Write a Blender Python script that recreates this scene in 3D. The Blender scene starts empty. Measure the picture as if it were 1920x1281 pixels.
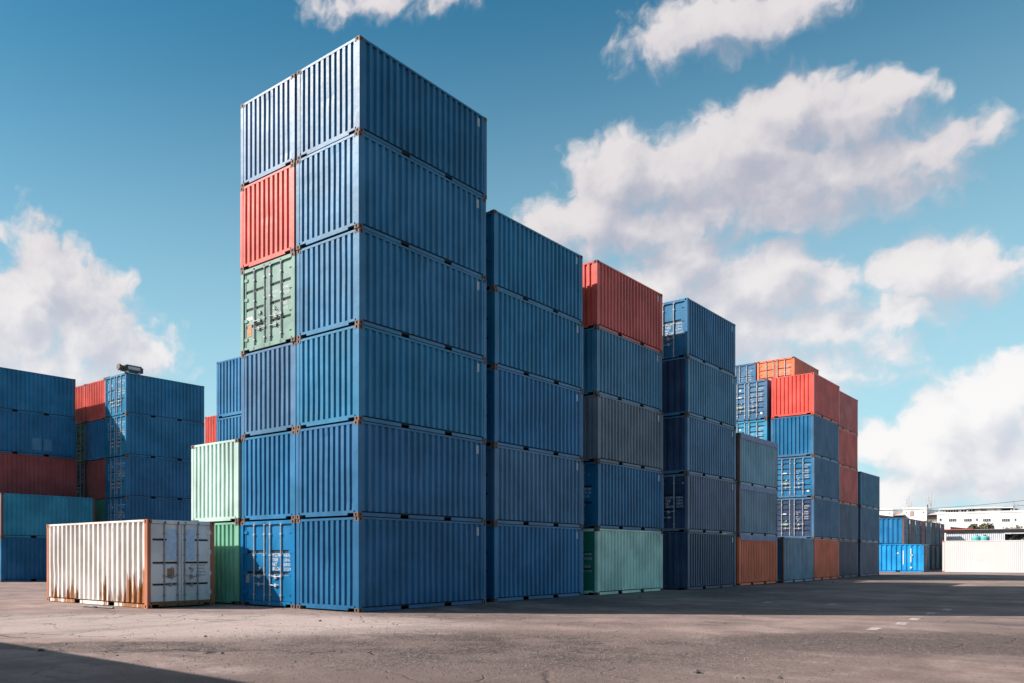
import bpy, math, random
from mathutils import Vector
R = math.radians
sc = bpy.context.scene
COL = sc.collection
random.seed(7)

# ------------------------------------------------------------------ camera
CX, CY, CZ = -16.684, -15.168, 1.540
YAW = R(44.435); FPX = 1571.07; PPX, PPY = 613.24, 1041.74          # focal length / principal point in photo pixels (1920 wide)
cd = bpy.data.cameras.new('camera'); cam = bpy.data.objects.new('camera', cd); COL.objects.link(cam)
cam.location = (CX, CY, CZ); cam.rotation_euler = (R(90), 0, YAW - R(90))
cd.sensor_width = 36; cd.sensor_fit = 'HORIZONTAL'; cd.lens = 36 * FPX / 1920
cd.shift_x = (960 - PPX) / 1920; cd.shift_y = (PPY - 640.5) / 1920
cd.clip_start = 0.1; cd.clip_end = 6000
sc.camera = cam

# ------------------------------------------------------------------ sun, sky, exposure
SUN_AZ, SUN_EL = R(130), R(38)                                       # azimuth counter-clockwise from +X
sd = Vector((math.cos(SUN_AZ) * math.cos(SUN_EL), math.sin(SUN_AZ) * math.cos(SUN_EL), math.sin(SUN_EL)))
ld = bpy.data.lights.new('sun', 'SUN'); sun = bpy.data.objects.new('sun', ld); COL.objects.link(sun)
ld.energy = 5.0; ld.angle = R(0.5); ld.color = (1.0, 0.90, 0.82)
sun.location = (-30, 40, 60); sun.rotation_euler = sd.to_track_quat('Z', 'Y').to_euler()
sc.view_settings.view_transform = 'Standard'; sc.view_settings.look = 'None'
sc.view_settings.exposure = 0.80; sc.view_settings.gamma = 1.0

def ray(px, py):                                                     # direction of a photo pixel (layout helper)
    fw = Vector((math.cos(YAW), math.sin(YAW), 0)); rt = Vector((math.sin(YAW), -math.cos(YAW), 0))
    return fw + rt * ((px - PPX) / FPX) + Vector((0, 0, 1)) * ((PPY - py) / FPX)
def on_x(px, py, X):
    d = ray(px, py); t = (X - CX) / d.x
    return Vector((CX, CY, CZ)) + d * t

class NT:                                                            # tiny node-tree helper
    dim = '3D'
    def __init__(s, nt): s.nt = nt; s.N = nt.nodes; s.L = nt.links
    def n(s, t, **k):
        nd = s.N.new(t)
        for a, v in k.items(): setattr(nd, a, v)
        return nd
    def put(s, sock, v):
        if isinstance(v, bpy.types.NodeSocket): s.L.new(v, sock)
        elif v is not None: sock.default_value = v
    def math(s, op, a, b=None, c=None, clamp=False):
        nd = s.n('ShaderNodeMath', operation=op, use_clamp=clamp)
        for i, v in enumerate((a, b, c)):
            if v is not None: s.put(nd.inputs[i], v)
        return nd.outputs[0]
    def vm(s, op, a, b=None, sc_=None):
        nd = s.n('ShaderNodeVectorMath', operation=op); s.put(nd.inputs[0], a)
        if b is not None: s.put(nd.inputs[1], b)
        if sc_ is not None: s.put(nd.inputs['Scale'], sc_)
        return nd.outputs['Value'] if op in ('LENGTH', 'DOT_PRODUCT', 'DISTANCE') else nd.outputs[0]
    def noise(s, vec, scale, detail=2, rough=0.5, dist=0.0):
        nd = s.n('ShaderNodeTexNoise', noise_dimensions=s.dim); s.put(nd.inputs['Vector'], vec); s.put(nd.inputs['Scale'], scale)
        nd.inputs['Detail'].default_value = detail; nd.inputs['Roughness'].default_value = rough
        nd.inputs['Distortion'].default_value = dist
        return nd.outputs['Fac']
    def voro(s, vec, scale, feature='F1', smooth=0.5):
        nd = s.n('ShaderNodeTexVoronoi', feature=feature, voronoi_dimensions=s.dim); s.put(nd.inputs['Vector'], vec); nd.inputs['Scale'].default_value = scale
        if feature == 'SMOOTH_F1': nd.inputs['Smoothness'].default_value = smooth
        return nd.outputs['Distance']
    def ramp(s, v, a, b, c=0.0, d=1.0, smooth=True):
        nd = s.n('ShaderNodeMapRange', interpolation_type='SMOOTHSTEP' if smooth else 'LINEAR')
        s.put(nd.inputs[0], v)
        for i, q in enumerate((a, b, c, d)): s.put(nd.inputs[i + 1], q)
        return nd.outputs[0]
    def mix(s, f, a, b, blend='MIX'):
        nd = s.n('ShaderNodeMix', data_type='RGBA', blend_type=blend)
        s.put(nd.inputs[0], f)
        for i, v in ((6, a), (7, b)):
            s.put(nd.inputs[i], v if isinstance(v, bpy.types.NodeSocket) else (*v[:3], 1))
        return nd.outputs[2]
    def scalevec(s, vec, xyz):
        nd = s.n('ShaderNodeVectorMath', operation='MULTIPLY'); s.put(nd.inputs[0], vec); nd.inputs[1].default_value = xyz
        return nd.outputs[0]

# ---- sky: Nishita + cumulus laid out by compass direction and height above the horizon
wd = bpy.data.worlds.new('World'); sc.world = wd; wd.use_nodes = True
w = NT(wd.node_tree); w.N.clear()
sky = w.n('ShaderNodeTexSky', sky_type='NISHITA', sun_disc=False, sun_elevation=SUN_EL, sun_rotation=R(90) - SUN_AZ,
          altitude=0, air_density=1.0, dust_density=0.6, ozone_density=2.0)
tc = w.n('ShaderNodeTexCoord')
CLOUDS = [  # photo pixel of the centre, half width, half height in photo pixels, weight
 (95, 520, 75, 80, 1.0), (150, 560, 95, 75, 1.0), (40, 590, 130, 80, 1.0), (170, 625, 120, 75, 1.0), (235, 665, 105, 60, .85), (-60, 640, 200, 120, 1.0), (60, 690, 240, 60, .8),
 (70, 415, 52, 32, .32), (-10, 425, 40, 34, .4),
 (700, 6, 130, 38, .36), (820, -14, 90, 30, .36),
 (1335, 52, 150, 66, .62), (1450, 22, 140, 56, .62), (1255, 62, 80, 60, .55),
 (1480, 195, 105, 62, 1.0), (1590, 225, 140, 75, .95), (1650, 190, 95, 45, .75), (1700, 290, 160, 60, .75),
 (1385, 290, 150, 85, 1.0), (1260, 340, 130, 80, 1.0), (1150, 335, 95, 80, 1.0), (1120, 410, 130, 60, .85), (1450, 345, 200, 70, .9), (1585, 330, 160, 70, .85), (1290, 405, 170, 55, .85), (1480, 398, 200, 48, .85), (1690, 345, 130, 55, .7), (1190, 430, 140, 50, .8), (1040, 440, 90, 55, .6),
 (1290, 480, 110, 52, 1.0), (1240, 530, 120, 65, 1.0), (1400, 540, 170, 72, 1.0), (1460, 505, 70, 52, 1.0), (1560, 545, 60, 50, .9), (1520, 610, 160, 62, .9), (1340, 620, 240, 80, .9),
 (1755, 505, 130, 65, 1.0), (1850, 525, 90, 52, .8), (1690, 575, 100, 55, .8), (1440, 690, 260, 55, .6), (1670, 655, 70, 34, .5), (1560, 720, 160, 44, .5),
 (1850, 775, 130, 95, 1.0), (1775, 800, 90, 75, 1.0), (1900, 730, 90, 70, 1.0), (1740, 860, 130, 80, 1.0), (1880, 870, 200, 110, 1.0), (1650, 830, 60, 42, .7), (1690, 920, 180, 50, .8),
]
FILL_CLOUDS = [  # unseen clouds added to fill light into the shaded sides: azimuth, elevation, half sizes in degrees
 (-32, 13, 18, 8, 1.0), (-62, 20, 20, 9, 1.0), (-30, 38, 20, 8, 1.0), (118, 12, 16, 6, 1.0), (160, 34, 14, 7, 1.0)]
def azel(px, py):
    d = ray(px, py); return math.degrees(math.atan2(d.y, d.x)), math.degrees(math.atan2(d.z, math.hypot(d.x, d.y)))
gr = bpy.data.node_groups.new('cloud_field', 'ShaderNodeTree')
gr.interface.new_socket('Vector', in_out='INPUT', socket_type='NodeSocketVector')
gr.interface.new_socket('Density', in_out='OUTPUT', socket_type='NodeSocketFloat'); gr.interface.new_socket('Soft', in_out='OUTPUT', socket_type='NodeSocketFloat')
g = NT(gr); g.dim = '2D'; gi = g.n('NodeGroupInput'); go = g.n('NodeGroupOutput')
P0 = gi.outputs[0]                                                   # (azimuth, elevation, 0) in degrees
def warp(vec, scale, amp, detail):
    nd = g.n('ShaderNodeTexNoise', noise_dimensions='2D'); g.put(nd.inputs['Vector'], vec); nd.inputs['Scale'].default_value = scale
    nd.inputs['Detail'].default_value = detail; nd.inputs['Roughness'].default_value = .55
    o = g.vm('SUBTRACT', nd.outputs['Color'], (0.5, 0.5, 0.5)); return g.vm('ADD', vec, g.vm('SCALE', o, sc_=amp))
Pw = warp(P0, .34, 2.0, 3)
acc = None
for (px, py, rx, ry, wt) in CLOUDS:
    a, e = azel(px, py); a2, _ = azel(px + rx, py); a1, _ = azel(px - rx, py); _, e2 = azel(px, py - ry); _, e1 = azel(px, py + ry)
    v = g.vm('SUBTRACT', Pw, (a, e, 0))
    v = g.scalevec(v, (2 / abs(a2 - a1), 2 / abs(e2 - e1), 0))
    f = g.math('MULTIPLY', g.math('SUBTRACT', 1.25, g.vm('LENGTH', v)), wt)
    acc = f if acc is None else g.math('SMOOTH_MAX', acc, f, 0.25)
for (a, e, ra, re_, wt) in FILL_CLOUDS:
    v = g.scalevec(g.vm('SUBTRACT', Pw, (a, e, 0)), (1 / ra, 1 / re_, 0))
    acc = g.math('SMOOTH_MAX', acc, g.math('MULTIPLY', g.math('SUBTRACT', 1.25, g.vm('LENGTH', v)), wt), 0.25)
acc = g.math('MAXIMUM', acc, -0.9)
b1 = g.voro(Pw, .42, 'SMOOTH_F1', .6); b2 = g.voro(Pw, 1.1, 'SMOOTH_F1', .5); b3 = g.noise(Pw, 1.1, 6, .55)
bil = g.math('ADD', g.math('MULTIPLY', b1, -.34), g.math('MULTIPLY', b2, -.16))
bil = g.math('ADD', bil, g.math('MULTIPLY', b3, .55))
den = g.math('ADD', g.math('ADD', acc, bil), -.16)
soft = g.math('ADD', acc, g.math('ADD', g.math('MULTIPLY', b1, -.5), g.math('MULTIPLY', b3, .25)))
g.put(go.inputs[0], den); g.put(go.inputs[1], soft)
sep = w.n('ShaderNodeSeparateXYZ'); w.put(sep.inputs[0], tc.outputs['Generated'])
azd = w.math('MULTIPLY', w.math('ARCTAN2', sep.outputs[1], sep.outputs[0]), 180 / math.pi)
eld = w.math('MULTIPLY', w.math('ARCSINE', sep.outputs[2]), 180 / math.pi)
cmb = w.n('ShaderNodeCombineXYZ'); w.put(cmb.inputs[0], azd); w.put(cmb.inputs[1], eld)
def field(vec):
    nd = w.n('ShaderNodeGroup', node_tree=gr); w.put(nd.inputs[0], vec); return nd.outputs
d0 = field(cmb.outputs[0]); d1 = field(w.vm('ADD', cmb.outputs[0], (1.1, 1.7, 0)))

lit = w.math('ADD', w.math('MULTIPLY', w.math('SUBTRACT', d0[1], d1[1]), .55), w.math('MULTIPLY', w.math('SUBTRACT', d0[0], d1[0]), .42))
lit = w.math('ADD', lit, w.math('MULTIPLY', w.math('SUBTRACT', d0[0], d0[1]), .35))
w.dim = '2D'
lit = w.math('ADD', lit, w.math('MULTIPLY', w.math('SUBTRACT', w.noise(cmb.outputs[0], .55, 6, .62, .6), .5), .55))
w.dim = '3D'
lit = w.math('ADD', lit, .30)
thick = w.ramp(d0[1], .1, 1.2, .12, -.16)
lit = w.math('ADD', lit, thick)
alpha = w.ramp(d0[0], -.14, w.math('SUBTRACT', .72, w.math('MULTIPLY', w.ramp(lit, .15, .75), .36)))
low = w.ramp(eld, 0, 24, .34, 0.0)
lit = w.ramp(w.math('ADD', lit, low), -.15, 1.15)
ccol = w.mix(lit, w.mix(w.ramp(eld, 8, 22), (6.2, 6.3, 7.0), (4.7, 4.7, 5.5)), w.mix(w.ramp(eld, 8, 22), (9.5, 9.2, 9.1), (7.9, 7.4, 7.4)))
skyc = w.mix(1.0, sky.outputs[0], (0.35, 1.08, 1.12), 'MULTIPLY')
haze_side = w.ramp(w.math('COSINE', w.math('MULTIPLY', w.math('SUBTRACT', azd, 5.0), math.pi / 180)), -.45, .45, .0, 1.0)   # haze shaped brighter over the right-hand sky to light the shaded container sides
hz = w.math('MULTIPLY', w.ramp(eld, -2, w.math('ADD', w.math('MULTIPLY', haze_side, 27), 9), .92, 0.0), 1.0)
skyc = w.mix(hz, skyc, (5.3, 8.0, 8.9))
aur = w.ramp(w.vm('DOT_PRODUCT', tc.outputs['Generated'], tuple(sd)), .60, 1.0)           # bright sky around the sun, out of frame
skyc = w.mix(w.math('MULTIPLY', aur, .9), skyc, (15.0, 14.4, 13.6))
fin = w.mix(w.math('MULTIPLY', alpha, .94), skyc, ccol)
bg = w.n('ShaderNodeBackground'); w.put(bg.inputs[0], fin); bg.inputs[1].default_value = 0.060
wo = w.n('ShaderNodeOutputWorld'); w.L.new(bg.outputs[0], wo.inputs[0])
wd.cycles.sampling_method = 'MANUAL'; wd.cycles.sample_map_resolution = 512

# ------------------------------------------------------------------ mesh helpers
class MB:
    def __init__(s): s.v = []; s.f = []; s.m = []
    def add(s, vs, fs, mi=0):
        o = len(s.v); s.v += [tuple(p) for p in vs]
        for f in fs: s.f.append(tuple(i + o for i in f)); s.m.append(mi)
        return s
    def box(s, x0, x1, y0, y1, z0, z1, mi=0):
        if x0 > x1: x0, x1 = x1, x0
        if y0 > y1: y0, y1 = y1, y0
        if z0 > z1: z0, z1 = z1, z0
        return s.add([(x0,y0,z0),(x1,y0,z0),(x1,y1,z0),(x0,y1,z0),(x0,y0,z1),(x1,y0,z1),(x1,y1,z1),(x0,y1,z1)],
              [(0,3,2,1),(4,5,6,7),(0,1,5,4),(1,2,6,5),(2,3,7,6),(3,0,4,7)], mi)
    def tube(s, p0, p1, r, n=8, mi=0, r1=None):
        p0 = Vector(p0); p1 = Vector(p1); d = (p1 - p0).normalized(); r1 = r if r1 is None else r1
        a = d.cross(Vector((0,0,1)) if abs(d.z) < .9 else Vector((1,0,0))).normalized(); b = d.cross(a)
        vs = []
        for p, q in ((p0, r), (p1, r1)):
            for i in range(n):
                t = 2 * math.pi * i / n; vs.append(p + a * (math.cos(t) * q) + b * (math.sin(t) * q))
        fs = [(i, (i + 1) % n, n + (i + 1) % n, n + i) for i in range(n)] + [tuple(range(n))[::-1], tuple(range(n, 2 * n))]
        return s.add(vs, fs, mi)
    def mesh(s, name, nm=1):
        me = bpy.data.meshes.new(name); me.from_pydata(s.v, [], s.f); me.update()
        for _ in range(nm): me.materials.append(None)
        if any(s.m): me.polygons.foreach_set('material_index', s.m)
        return me
CACHE = {}
def cached(key, name, fn, nm=1):
    if key not in CACHE:
        mb = MB(); fn(mb); CACHE[key] = mb.mesh(name, nm)
    return CACHE[key]
def link(name, me, mats, parent=None):
    o = bpy.data.objects.new(name, me); COL.objects.link(o)
    if not isinstance(mats, (list, tuple)): mats = [mats]
    for i, m in enumerate(mats):
        o.material_slots[i].link = 'OBJECT'; o.material_slots[i].material = m
    if parent: o.parent = parent
    return o
def build(name, mb, mats, parent=None):
    n = len(mats) if isinstance(mats, (list, tuple)) else 1
    return link(name, mb.mesh(name, n), mats, parent)
def tag(o, label, cat, group=None, kind=None):
    if label: o['label'] = label
    if cat: o['category'] = cat
    if group: o['group'] = group
    if kind: o['kind'] = kind
    return o
def empty(name, loc, rz=0.0):
    o = bpy.data.objects.new(name, None); COL.objects.link(o); o.location = loc; o.rotation_euler = (0, 0, rz)
    o.empty_display_size = .3
    return o

# ------------------------------------------------------------------ materials
def srgb(r, g_, b):
    f = lambda c: (c / 255) / 12.92 if c <= 10 else ((c / 255 + .055) / 1.055) ** 2.4
    return (f(r), f(g_), f(b))
MATS = {}
def paint(name, col, rust=.25, fade=.25, rough=.45, streak=0.0, rustcol=(.30, .11, .045), dark=.0):
    if name in MATS: return MATS[name]
    m = bpy.data.materials.new(name); m.use_nodes = True; t = NT(m.node_tree); t.N.clear()
    geo = t.n('ShaderNodeNewGeometry'); pos = geo.outputs['Position']
    tcn = t.n('ShaderNodeTexCoord'); ob = tcn.outputs['Object']
    sp = t.n('ShaderNodeSeparateXYZ'); t.put(sp.inputs[0], ob); lz = sp.outputs[2]
    big = t.noise(pos, .7, 3, .55); strk = t.noise(t.scalevec(pos, (7, 7, .45)), 1.0, 4, .6)
    fine = t.noise(pos, 14, 4, .6)
    lo = tuple(c * .80 for c in col); hi = tuple(min(1, c * 1.12 + .006) for c in col)
    c = t.mix(t.ramp(big, .32, .68), lo, hi)
    chalk = tuple(min(.85, q * .55 + .16) for q in col)
    fm = t.math('MULTIPLY', t.ramp(t.math('ADD', t.math('MULTIPLY', strk, .65), t.math('MULTIPLY', big, .35)), .42, .78), fade)
    c = t.mix(fm, c, chalk)
    dirt = t.math('MULTIPLY', t.ramp(t.noise(t.scalevec(pos, (5, 5, .6)), 1.3, 5, .65), .52, .8), .35 + dark)
    c = t.mix(dirt, c, tuple(q * .38 + .008 for q in col))
    # scuffs
    sc1 = t.noise(t.scalevec(pos, (26, 26, 7)), 1.0, 3, .7)
    scm = t.math('MULTIPLY', t.ramp(sc1, .715, .75), t.ramp(t.noise(pos, .9, 2), .5, .62))
    c = t.mix(t.math('MULTIPLY', scm, .75), c, (.45, .47, .50))
    # rust
    rn = t.noise(pos, 3.3, 9, .72, .4)
    edge = t.ramp(lz, 0.0, .7, .09, 0.0)
    rs = t.math('ADD', rn, edge)
    if streak:
        sx = t.ramp(sp.outputs[0], .1, 1.7, .17, 0.0)
        col_n = t.noise(t.scalevec(pos, (4.2, 4.2, .33)), 1.0, 5, .7)
        foot = t.ramp(lz, .12, 1.25, .12, -.05)
        srs = t.math('ADD', t.math('ADD', col_n, foot), t.math('MULTIPLY', sx, t.ramp(lz, 2.4, .9)))
        rs2 = t.ramp(srs, .74 - .07 * streak, .80 - .07 * streak)
        rs2 = t.math('MULTIPLY', rs2, t.ramp(fine, .18, .40))
    th = .80 - .22 * rust
    rm = t.ramp(rs, th, th + .05)
    if streak: rm = t.math('MAXIMUM', rm, rs2)
    rc = t.mix(t.noise(pos, 9, 4), tuple(q * .45 for q in rustcol), rustcol)
    c = t.mix(rm, c, rc)
    bs = t.n('ShaderNodeBsdfPrincipled')
    t.put(bs.inputs['Base Color'], c)
    t.put(bs.inputs['Roughness'], t.math('ADD', t.math('ADD', t.math('MULTIPLY', rm, .4), t.math('MULTIPLY', t.math('SUBTRACT', fine, .5), .16)), rough))
    bs.inputs['Specular IOR Level'].default_value = .37
    bp = t.n('ShaderNodeBump'); bp.inputs['Strength'].default_value = .45; bp.inputs['Distance'].default_value = .02
    t.put(bp.inputs['Height'], t.math('ADD', t.math('MULTIPLY', t.noise(pos, 2.2, 3), 1.0), t.math('MULTIPLY', rm, .05)))
    t.put(bs.inputs['Normal'], bp.outputs[0])
    o = t.n('ShaderNodeOutputMaterial'); t.L.new(bs.outputs[0], o.inputs[0])
    MATS[name] = m; return m
def plain(name, col, rough=.6, metal=0.0, var=.25, scale=4.0, spec=.5, bump=0.0):
    if name in MATS: return MATS[name]
    m = bpy.data.materials.new(name); m.use_nodes = True; t = NT(m.node_tree); t.N.clear()
    geo = t.n('ShaderNodeNewGeometry'); n = t.noise(geo.outputs['Position'], scale, 5, .6)
    c = t.mix(t.ramp(n, .3, .7), tuple(q * (1 - var) for q in col), tuple(min(1, q * (1 + var * .6)) for q in col))
    bs = t.n('ShaderNodeBsdfPrincipled'); t.put(bs.inputs['Base Color'], c)
    bs.inputs['Roughness'].default_value = rough; bs.inputs['Metallic'].default_value = metal
    bs.inputs['Specular IOR Level'].default_value = spec
    if bump:
        bp = t.n('ShaderNodeBump'); bp.inputs['Strength'].default_value = bump; bp.inputs['Distance'].default_value = .05
        t.put(bp.inputs['Height'], n); t.put(bs.inputs['Normal'], bp.outputs[0])
    o = t.n('ShaderNodeOutputMaterial'); t.L.new(bs.outputs[0], o.inputs[0])
    MATS[name] = m; return m

RUSTY = paint('rusty_casting', (.135, .085, .07), rust=.60, fade=.3, rough=.7, rustcol=(.26, .115, .06))
STEEL = plain('galvanised_steel', (.42, .43, .45), .6, .2, .2, 12)
BARS = plain('worn_steel', (.30, .30, .31), .5, .4, .35, 9)
BARK = plain('grimy_steel', (.10, .095, .09), .6, .3, .4, 9)
RUBBER = plain('door_rubber', (.015, .016, .018), .7)
UNDER_SHADE = plain('underside_shade', (.02, .02, .022), .9)  # near-black, stands in for shade in casting holes and below the panels
MARKW = plain('marking_white', (.72, .72, .72), .6, 0, .18, 30)
MARKK = plain('marking_dark', (.06, .06, .065), .6)
ROOFM = plain('roof_steel', (.20, .24, .28), .6)
PLATE = plain('pale_plate', (.36, .40, .44), .5, .2, .2, 20)

# ------------------------------------------------------------------ shipping container
W20, L20, H20 = 2.438, 6.058, 2.591
def corr(a, b, n, fo, fs):                                            # trapezoid profile: list of (position, 0 outer / 1 inner)
    p = (b - a - fo * 0) / (n + fo + 0.0) if False else (b - a) / (n + fo)
    out = []
    for k in range(n):
        s = a + p * k
        out += [(s, 0), (s + p * fo, 0), (s + p * (fo + fs), 1), (s + p * (1 - fs), 1)]
    out += [(a + p * n, 0), (b, 0)]
    return out
def dents(seed, span, H, n=5):
    rr = random.Random(seed); D = [(rr.uniform(.3, span - .3), rr.uniform(.3, H - .4), rr.uniform(.10, .38), rr.uniform(.15, .8), rr.uniform(.004, .016)) for _ in range(n)]
    a, b, c_ = rr.uniform(0, 6), rr.uniform(0, 6), rr.uniform(.002, .006)
    def f(u, z):
        v = c_ * math.sin(u * 1.3 + a) * math.sin(z * 1.9 + b)
        for x, zz, rx, rz_, dp in D: v += dp * math.exp(-((u - x) / rx) ** 2 - ((z - zz) / rz_) ** 2)
        return v
    return f
def grid_panel(mb, pr, place, z0, zt, f, flip, nz=10):
    vs = []; fs = []
    for u, d in pr:
        for k in range(nz + 1):
            z = z0 + (zt - z0) * k / nz; e = max(0, f(u, z)) if 0 < k < nz else 0
            vs.append(place(u, d, z, e))
    for i in range(len(pr) - 1):
        for k in range(nz):
            a, b = i * (nz + 1) + k, (i + 1) * (nz + 1) + k
            fs.append((a, b, b + 1, a + 1) if flip else (a, a + 1, b + 1, b))
    mb.add(vs, fs)
def side_mesh(mb, L, H, n, y0, y1, z0, seed=0):                       # y0 outer plane, y1 inner plane
    pr = corr(.15, L - .15, n, .36, .15); zt = H - .062; sg = 1 if y1 > y0 else -1
    grid_panel(mb, pr, lambda u, d, z, e: (u, y0 + (y1 - y0) * d + sg * e, z), z0, zt, dents(seed + int(y1 * 1000), L, H, 6), y1 > y0)
    yb = y1 + sg * .03
    mb.add([(.15, yb, z0), (L - .15, yb, z0), (L - .15, yb, zt), (.15, yb, zt)], [(0, 1, 2, 3)])
    # under-lip that closes the corrugation at its foot
    mb.add([(.15, y0, z0), (L - .15, y0, z0), (L - .15, y1, z0), (.15, y1, z0)], [(0, 1, 2, 3)])
def end_mesh(mb, W, H, n, x0, x1, fo=.50, fs=.10, seed=0):
    pr = corr(.12, W - .12, n, fo, fs); sg = 1 if x1 > x0 else -1
    grid_panel(mb, pr, lambda u, d, z, e: (x0 + (x1 - x0) * d + sg * e, u, z), .172, H - .075, dents(seed + 77, W, H, 3), x1 < x0)
def holed(mb, o, u, v, n, w_, h_, hw, hh, depth, N=16):               # rectangle with a slotted hole; o corner, u v axes, n outward
    o, u, v, n = map(Vector, (o, u, v, n)); c = o + u * (w_ / 2) + v * (h_ / 2)
    outer, inner = [], []
    for i in range(N):
        t = 2 * math.pi * (i + .5) / N; ct, st = math.cos(t), math.sin(t)
        k = 1 / max(abs(ct), abs(st)); outer.append(c + u * (ct * k * w_ / 2) + v * (st * k * h_ / 2))
        inner.append(c + u * (math.copysign(abs(ct) ** .8, ct) * hw / 2) + v * (math.copysign(abs(st) ** .8, st) * hh / 2))
    deep = [p - n * depth for p in inner]
    vs = outer + inner + deep; fs = []
    for i in range(N):
        j = (i + 1) % N; fs += [(i, j, N + j, N + i), (N + i, N + j, 2 * N + j, 2 * N + i)]
    mb.add(vs, fs, 0); mb.add(deep, [tuple(range(N))], 1)  # back of the hole coloured near-black as its inner shade
    k = N // 4; cs = [o, o + u * w_, o + u * w_ + v * h_, o + v * h_]  # small corner fillets missed by the radial ring
    for q in range(4):
        a_, b_ = {0: (5 * N // 8 - 1, 5 * N // 8), 1: (7 * N // 8 - 1, 7 * N // 8), 2: (N // 8 - 1, N // 8), 3: (3 * N // 8 - 1, 3 * N // 8)}[q]
        mb.add([cs[q], outer[a_], outer[b_]], [(0, 1, 2)], 0)
def casting_mesh(mb, L, H, W, ix, iy, iz):
    e = .004
    x0, x1 = (-e, .178) if ix == 0 else (L - .178, L + e)
    y0, y1 = (-e, .162) if iy == 0 else (W - .162, W + e)
    z0, z1 = (0, .118) if iz == 0 else (H - .118, H)
    xo, xi = (x0, x1) if ix == 0 else (x1, x0); yo, yi = (y0, y1) if iy == 0 else (y1, y0)
    nx = -1 if ix == 0 else 1; ny = -1 if iy == 0 else 1
    holed(mb, (xo, y0, z0), (0, 1, 0), (0, 0, 1), (nx, 0, 0), y1 - y0, z1 - z0, .055, .080, .045)
    holed(mb, (x0, yo, z0), (1, 0, 0), (0, 0, 1), (0, ny, 0), x1 - x0, z1 - z0, .060, .080, .045)
    mb.add([(x0,y0,z0),(x1,y0,z0),(x1,y1,z0),(x0,y1,z0)], [(0,3,2,1)]); mb.add([(x0,y0,z1),(x1,y0,z1),(x1,y1,z1),(x0,y1,z1)], [(0,1,2,3)])
    mb.add([(xi,y0,z0),(xi,y1,z0),(xi,y1,z1),(xi,y0,z1)], [(0,1,2,3)]); mb.add([(x0,yi,z0),(x1,yi,z0),(x1,yi,z1),(x0,yi,z1)], [(0,1,2,3)])
def brail_mesh(mb, L, yo, sgn):                                       # bottom side rail with two fork pockets
    ya = yo + sgn * .026; yb = yo + sgn * .055
    c = L / 2; pk = [(c - 1.21, c - .85), (c + .85, c + 1.21)]
    xs = [.18] + [q for p in pk for q in p] + [L - .18]
    for i in range(0, len(xs), 2): mb.box(xs[i], xs[i + 1], ya, yb, .022, .116)
    mb.box(.18, xs[1], yo + sgn * .010, yo + sgn * .09, .016, .022); mb.box(xs[2], xs[3], yo + sgn * .010, yo + sgn * .09, .016, .022); mb.box(xs[4], xs[5], yo + sgn * .010, yo + sgn * .09, .016, .022)
def sill_mesh(mb, W, xo, sgn, notch=True):
    xa, xb = xo + sgn * .004, xo + sgn * .06
    if notch:
        mb.box(xa, xb, .165, .40, .105, .172); mb.box(xa, xb, W - .40, W - .165, .105, .172)
        mb.box(xa, xb, .40, W - .40, .045, .172)
    else: mb.box(xa, xb, .165, W - .165, .03, .165)
def door_mesh(mb, W, H, left, grooves, gh):                           # leaf; viewer's left has the larger y
    y0, y1 = (W / 2 + .008, W - .13) if left else (.13, W / 2 - .008)
    z0, z1 = .185, H - .125; xs, xg = .055, .092
    m = .075                                                          # flat margin round the pressed panel
    ya, yb = y0 + m, y1 - m
    def q(a, b, c, d): mb.add([a, b, c, d], [(0, 1, 2, 3)])
    # margin frame: stiles are box sections, proud of the panel
    for (p0, p1) in ((y0, ya), (yb, y1)): mb.box(xs - .012, xs + .05, p0, p1, z0, z1)
    zs = [z0]; prof = [(z0, xs)]
    for gz in grooves:
        g0 = z0 + (z1 - z0) * gz - gh / 2; g1 = g0 + gh; s = gh * .30
        prof += [(g0, xs), (g0 + s, xg), (g1 - s, xg), (g1, xs)]
    prof += [(z1, xs)]
    for (a, xa), (b, xb) in zip(prof, prof[1:]): q((xa, ya, a), (xb, ya, b), (xb, yb, b), (xa, yb, a))
    mb.add([(xs + .05, y0, z0), (xs + .05, y1, z0), (xs + .05, y1, z1), (xs + .05, y0, z1)], [(0, 1, 2, 3)])
    mb.add([(xs, y0, z1), (xs, y1, z1), (xs + .05, y1, z1), (xs + .05, y0, z1)], [(0, 1, 2, 3)])
    mb.add([(xs, y0, z0), (xs, y1, z0), (xs + .05, y1, z0), (xs + .05, y0, z0)], [(0, 1, 2, 3)])
def bar_mesh(mb, H, y):
    x = .024
    mb.tube((x, y, .06), (x, y, H - .05), .021, 8)
    for z in (.10, H - .09): mb.box(.004, .05, y - .05, y + .03, z - .045, z + .045)        # cam keepers
    for z in (.36, .95, 1.55, 2.18): mb.box(.002, .054, y - .036, y + .036, z - .022, z + .022)
def handle_mesh(mb, y, dirn, z):
    x = .006
    mb.box(x - .006, x + .03, y - .035, y + .035, z - .03, z + .03)
    mb.tube((x, y, z), (x, y + dirn * .20, z - .012), .014, 6); mb.tube((x, y + dirn * .20, z - .012), (x, y + dirn * .40, z + .008), .011, 6)
    mb.box(x - .004, x + .045, y + dirn * .25 - .03, y + dirn * .25 + .03, z - .06, z + .05)
    mb.tube((x + .02, y + dirn * .27, z + .24), (x + .02, y + dirn * .18, z + .16), .014, 6); mb.box(x, x + .045, y + dirn * .28 - .02, y + dirn * .28 + .03, z + .19, z + .27)
def hinge_mesh(mb, W, left, z):
    y = W - .115 if left else .115; s = 1 if left else -1
    mb.tube((.03, y, z - .06), (.03, y, z + .06), .022, 8); mb.box(.026, .05, y - s * .005, y - s * .17, z - .045, z + .045); mb.box(.004, .04, y, y + s * .05, z - .04, z + .04)
TXT = {}
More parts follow.
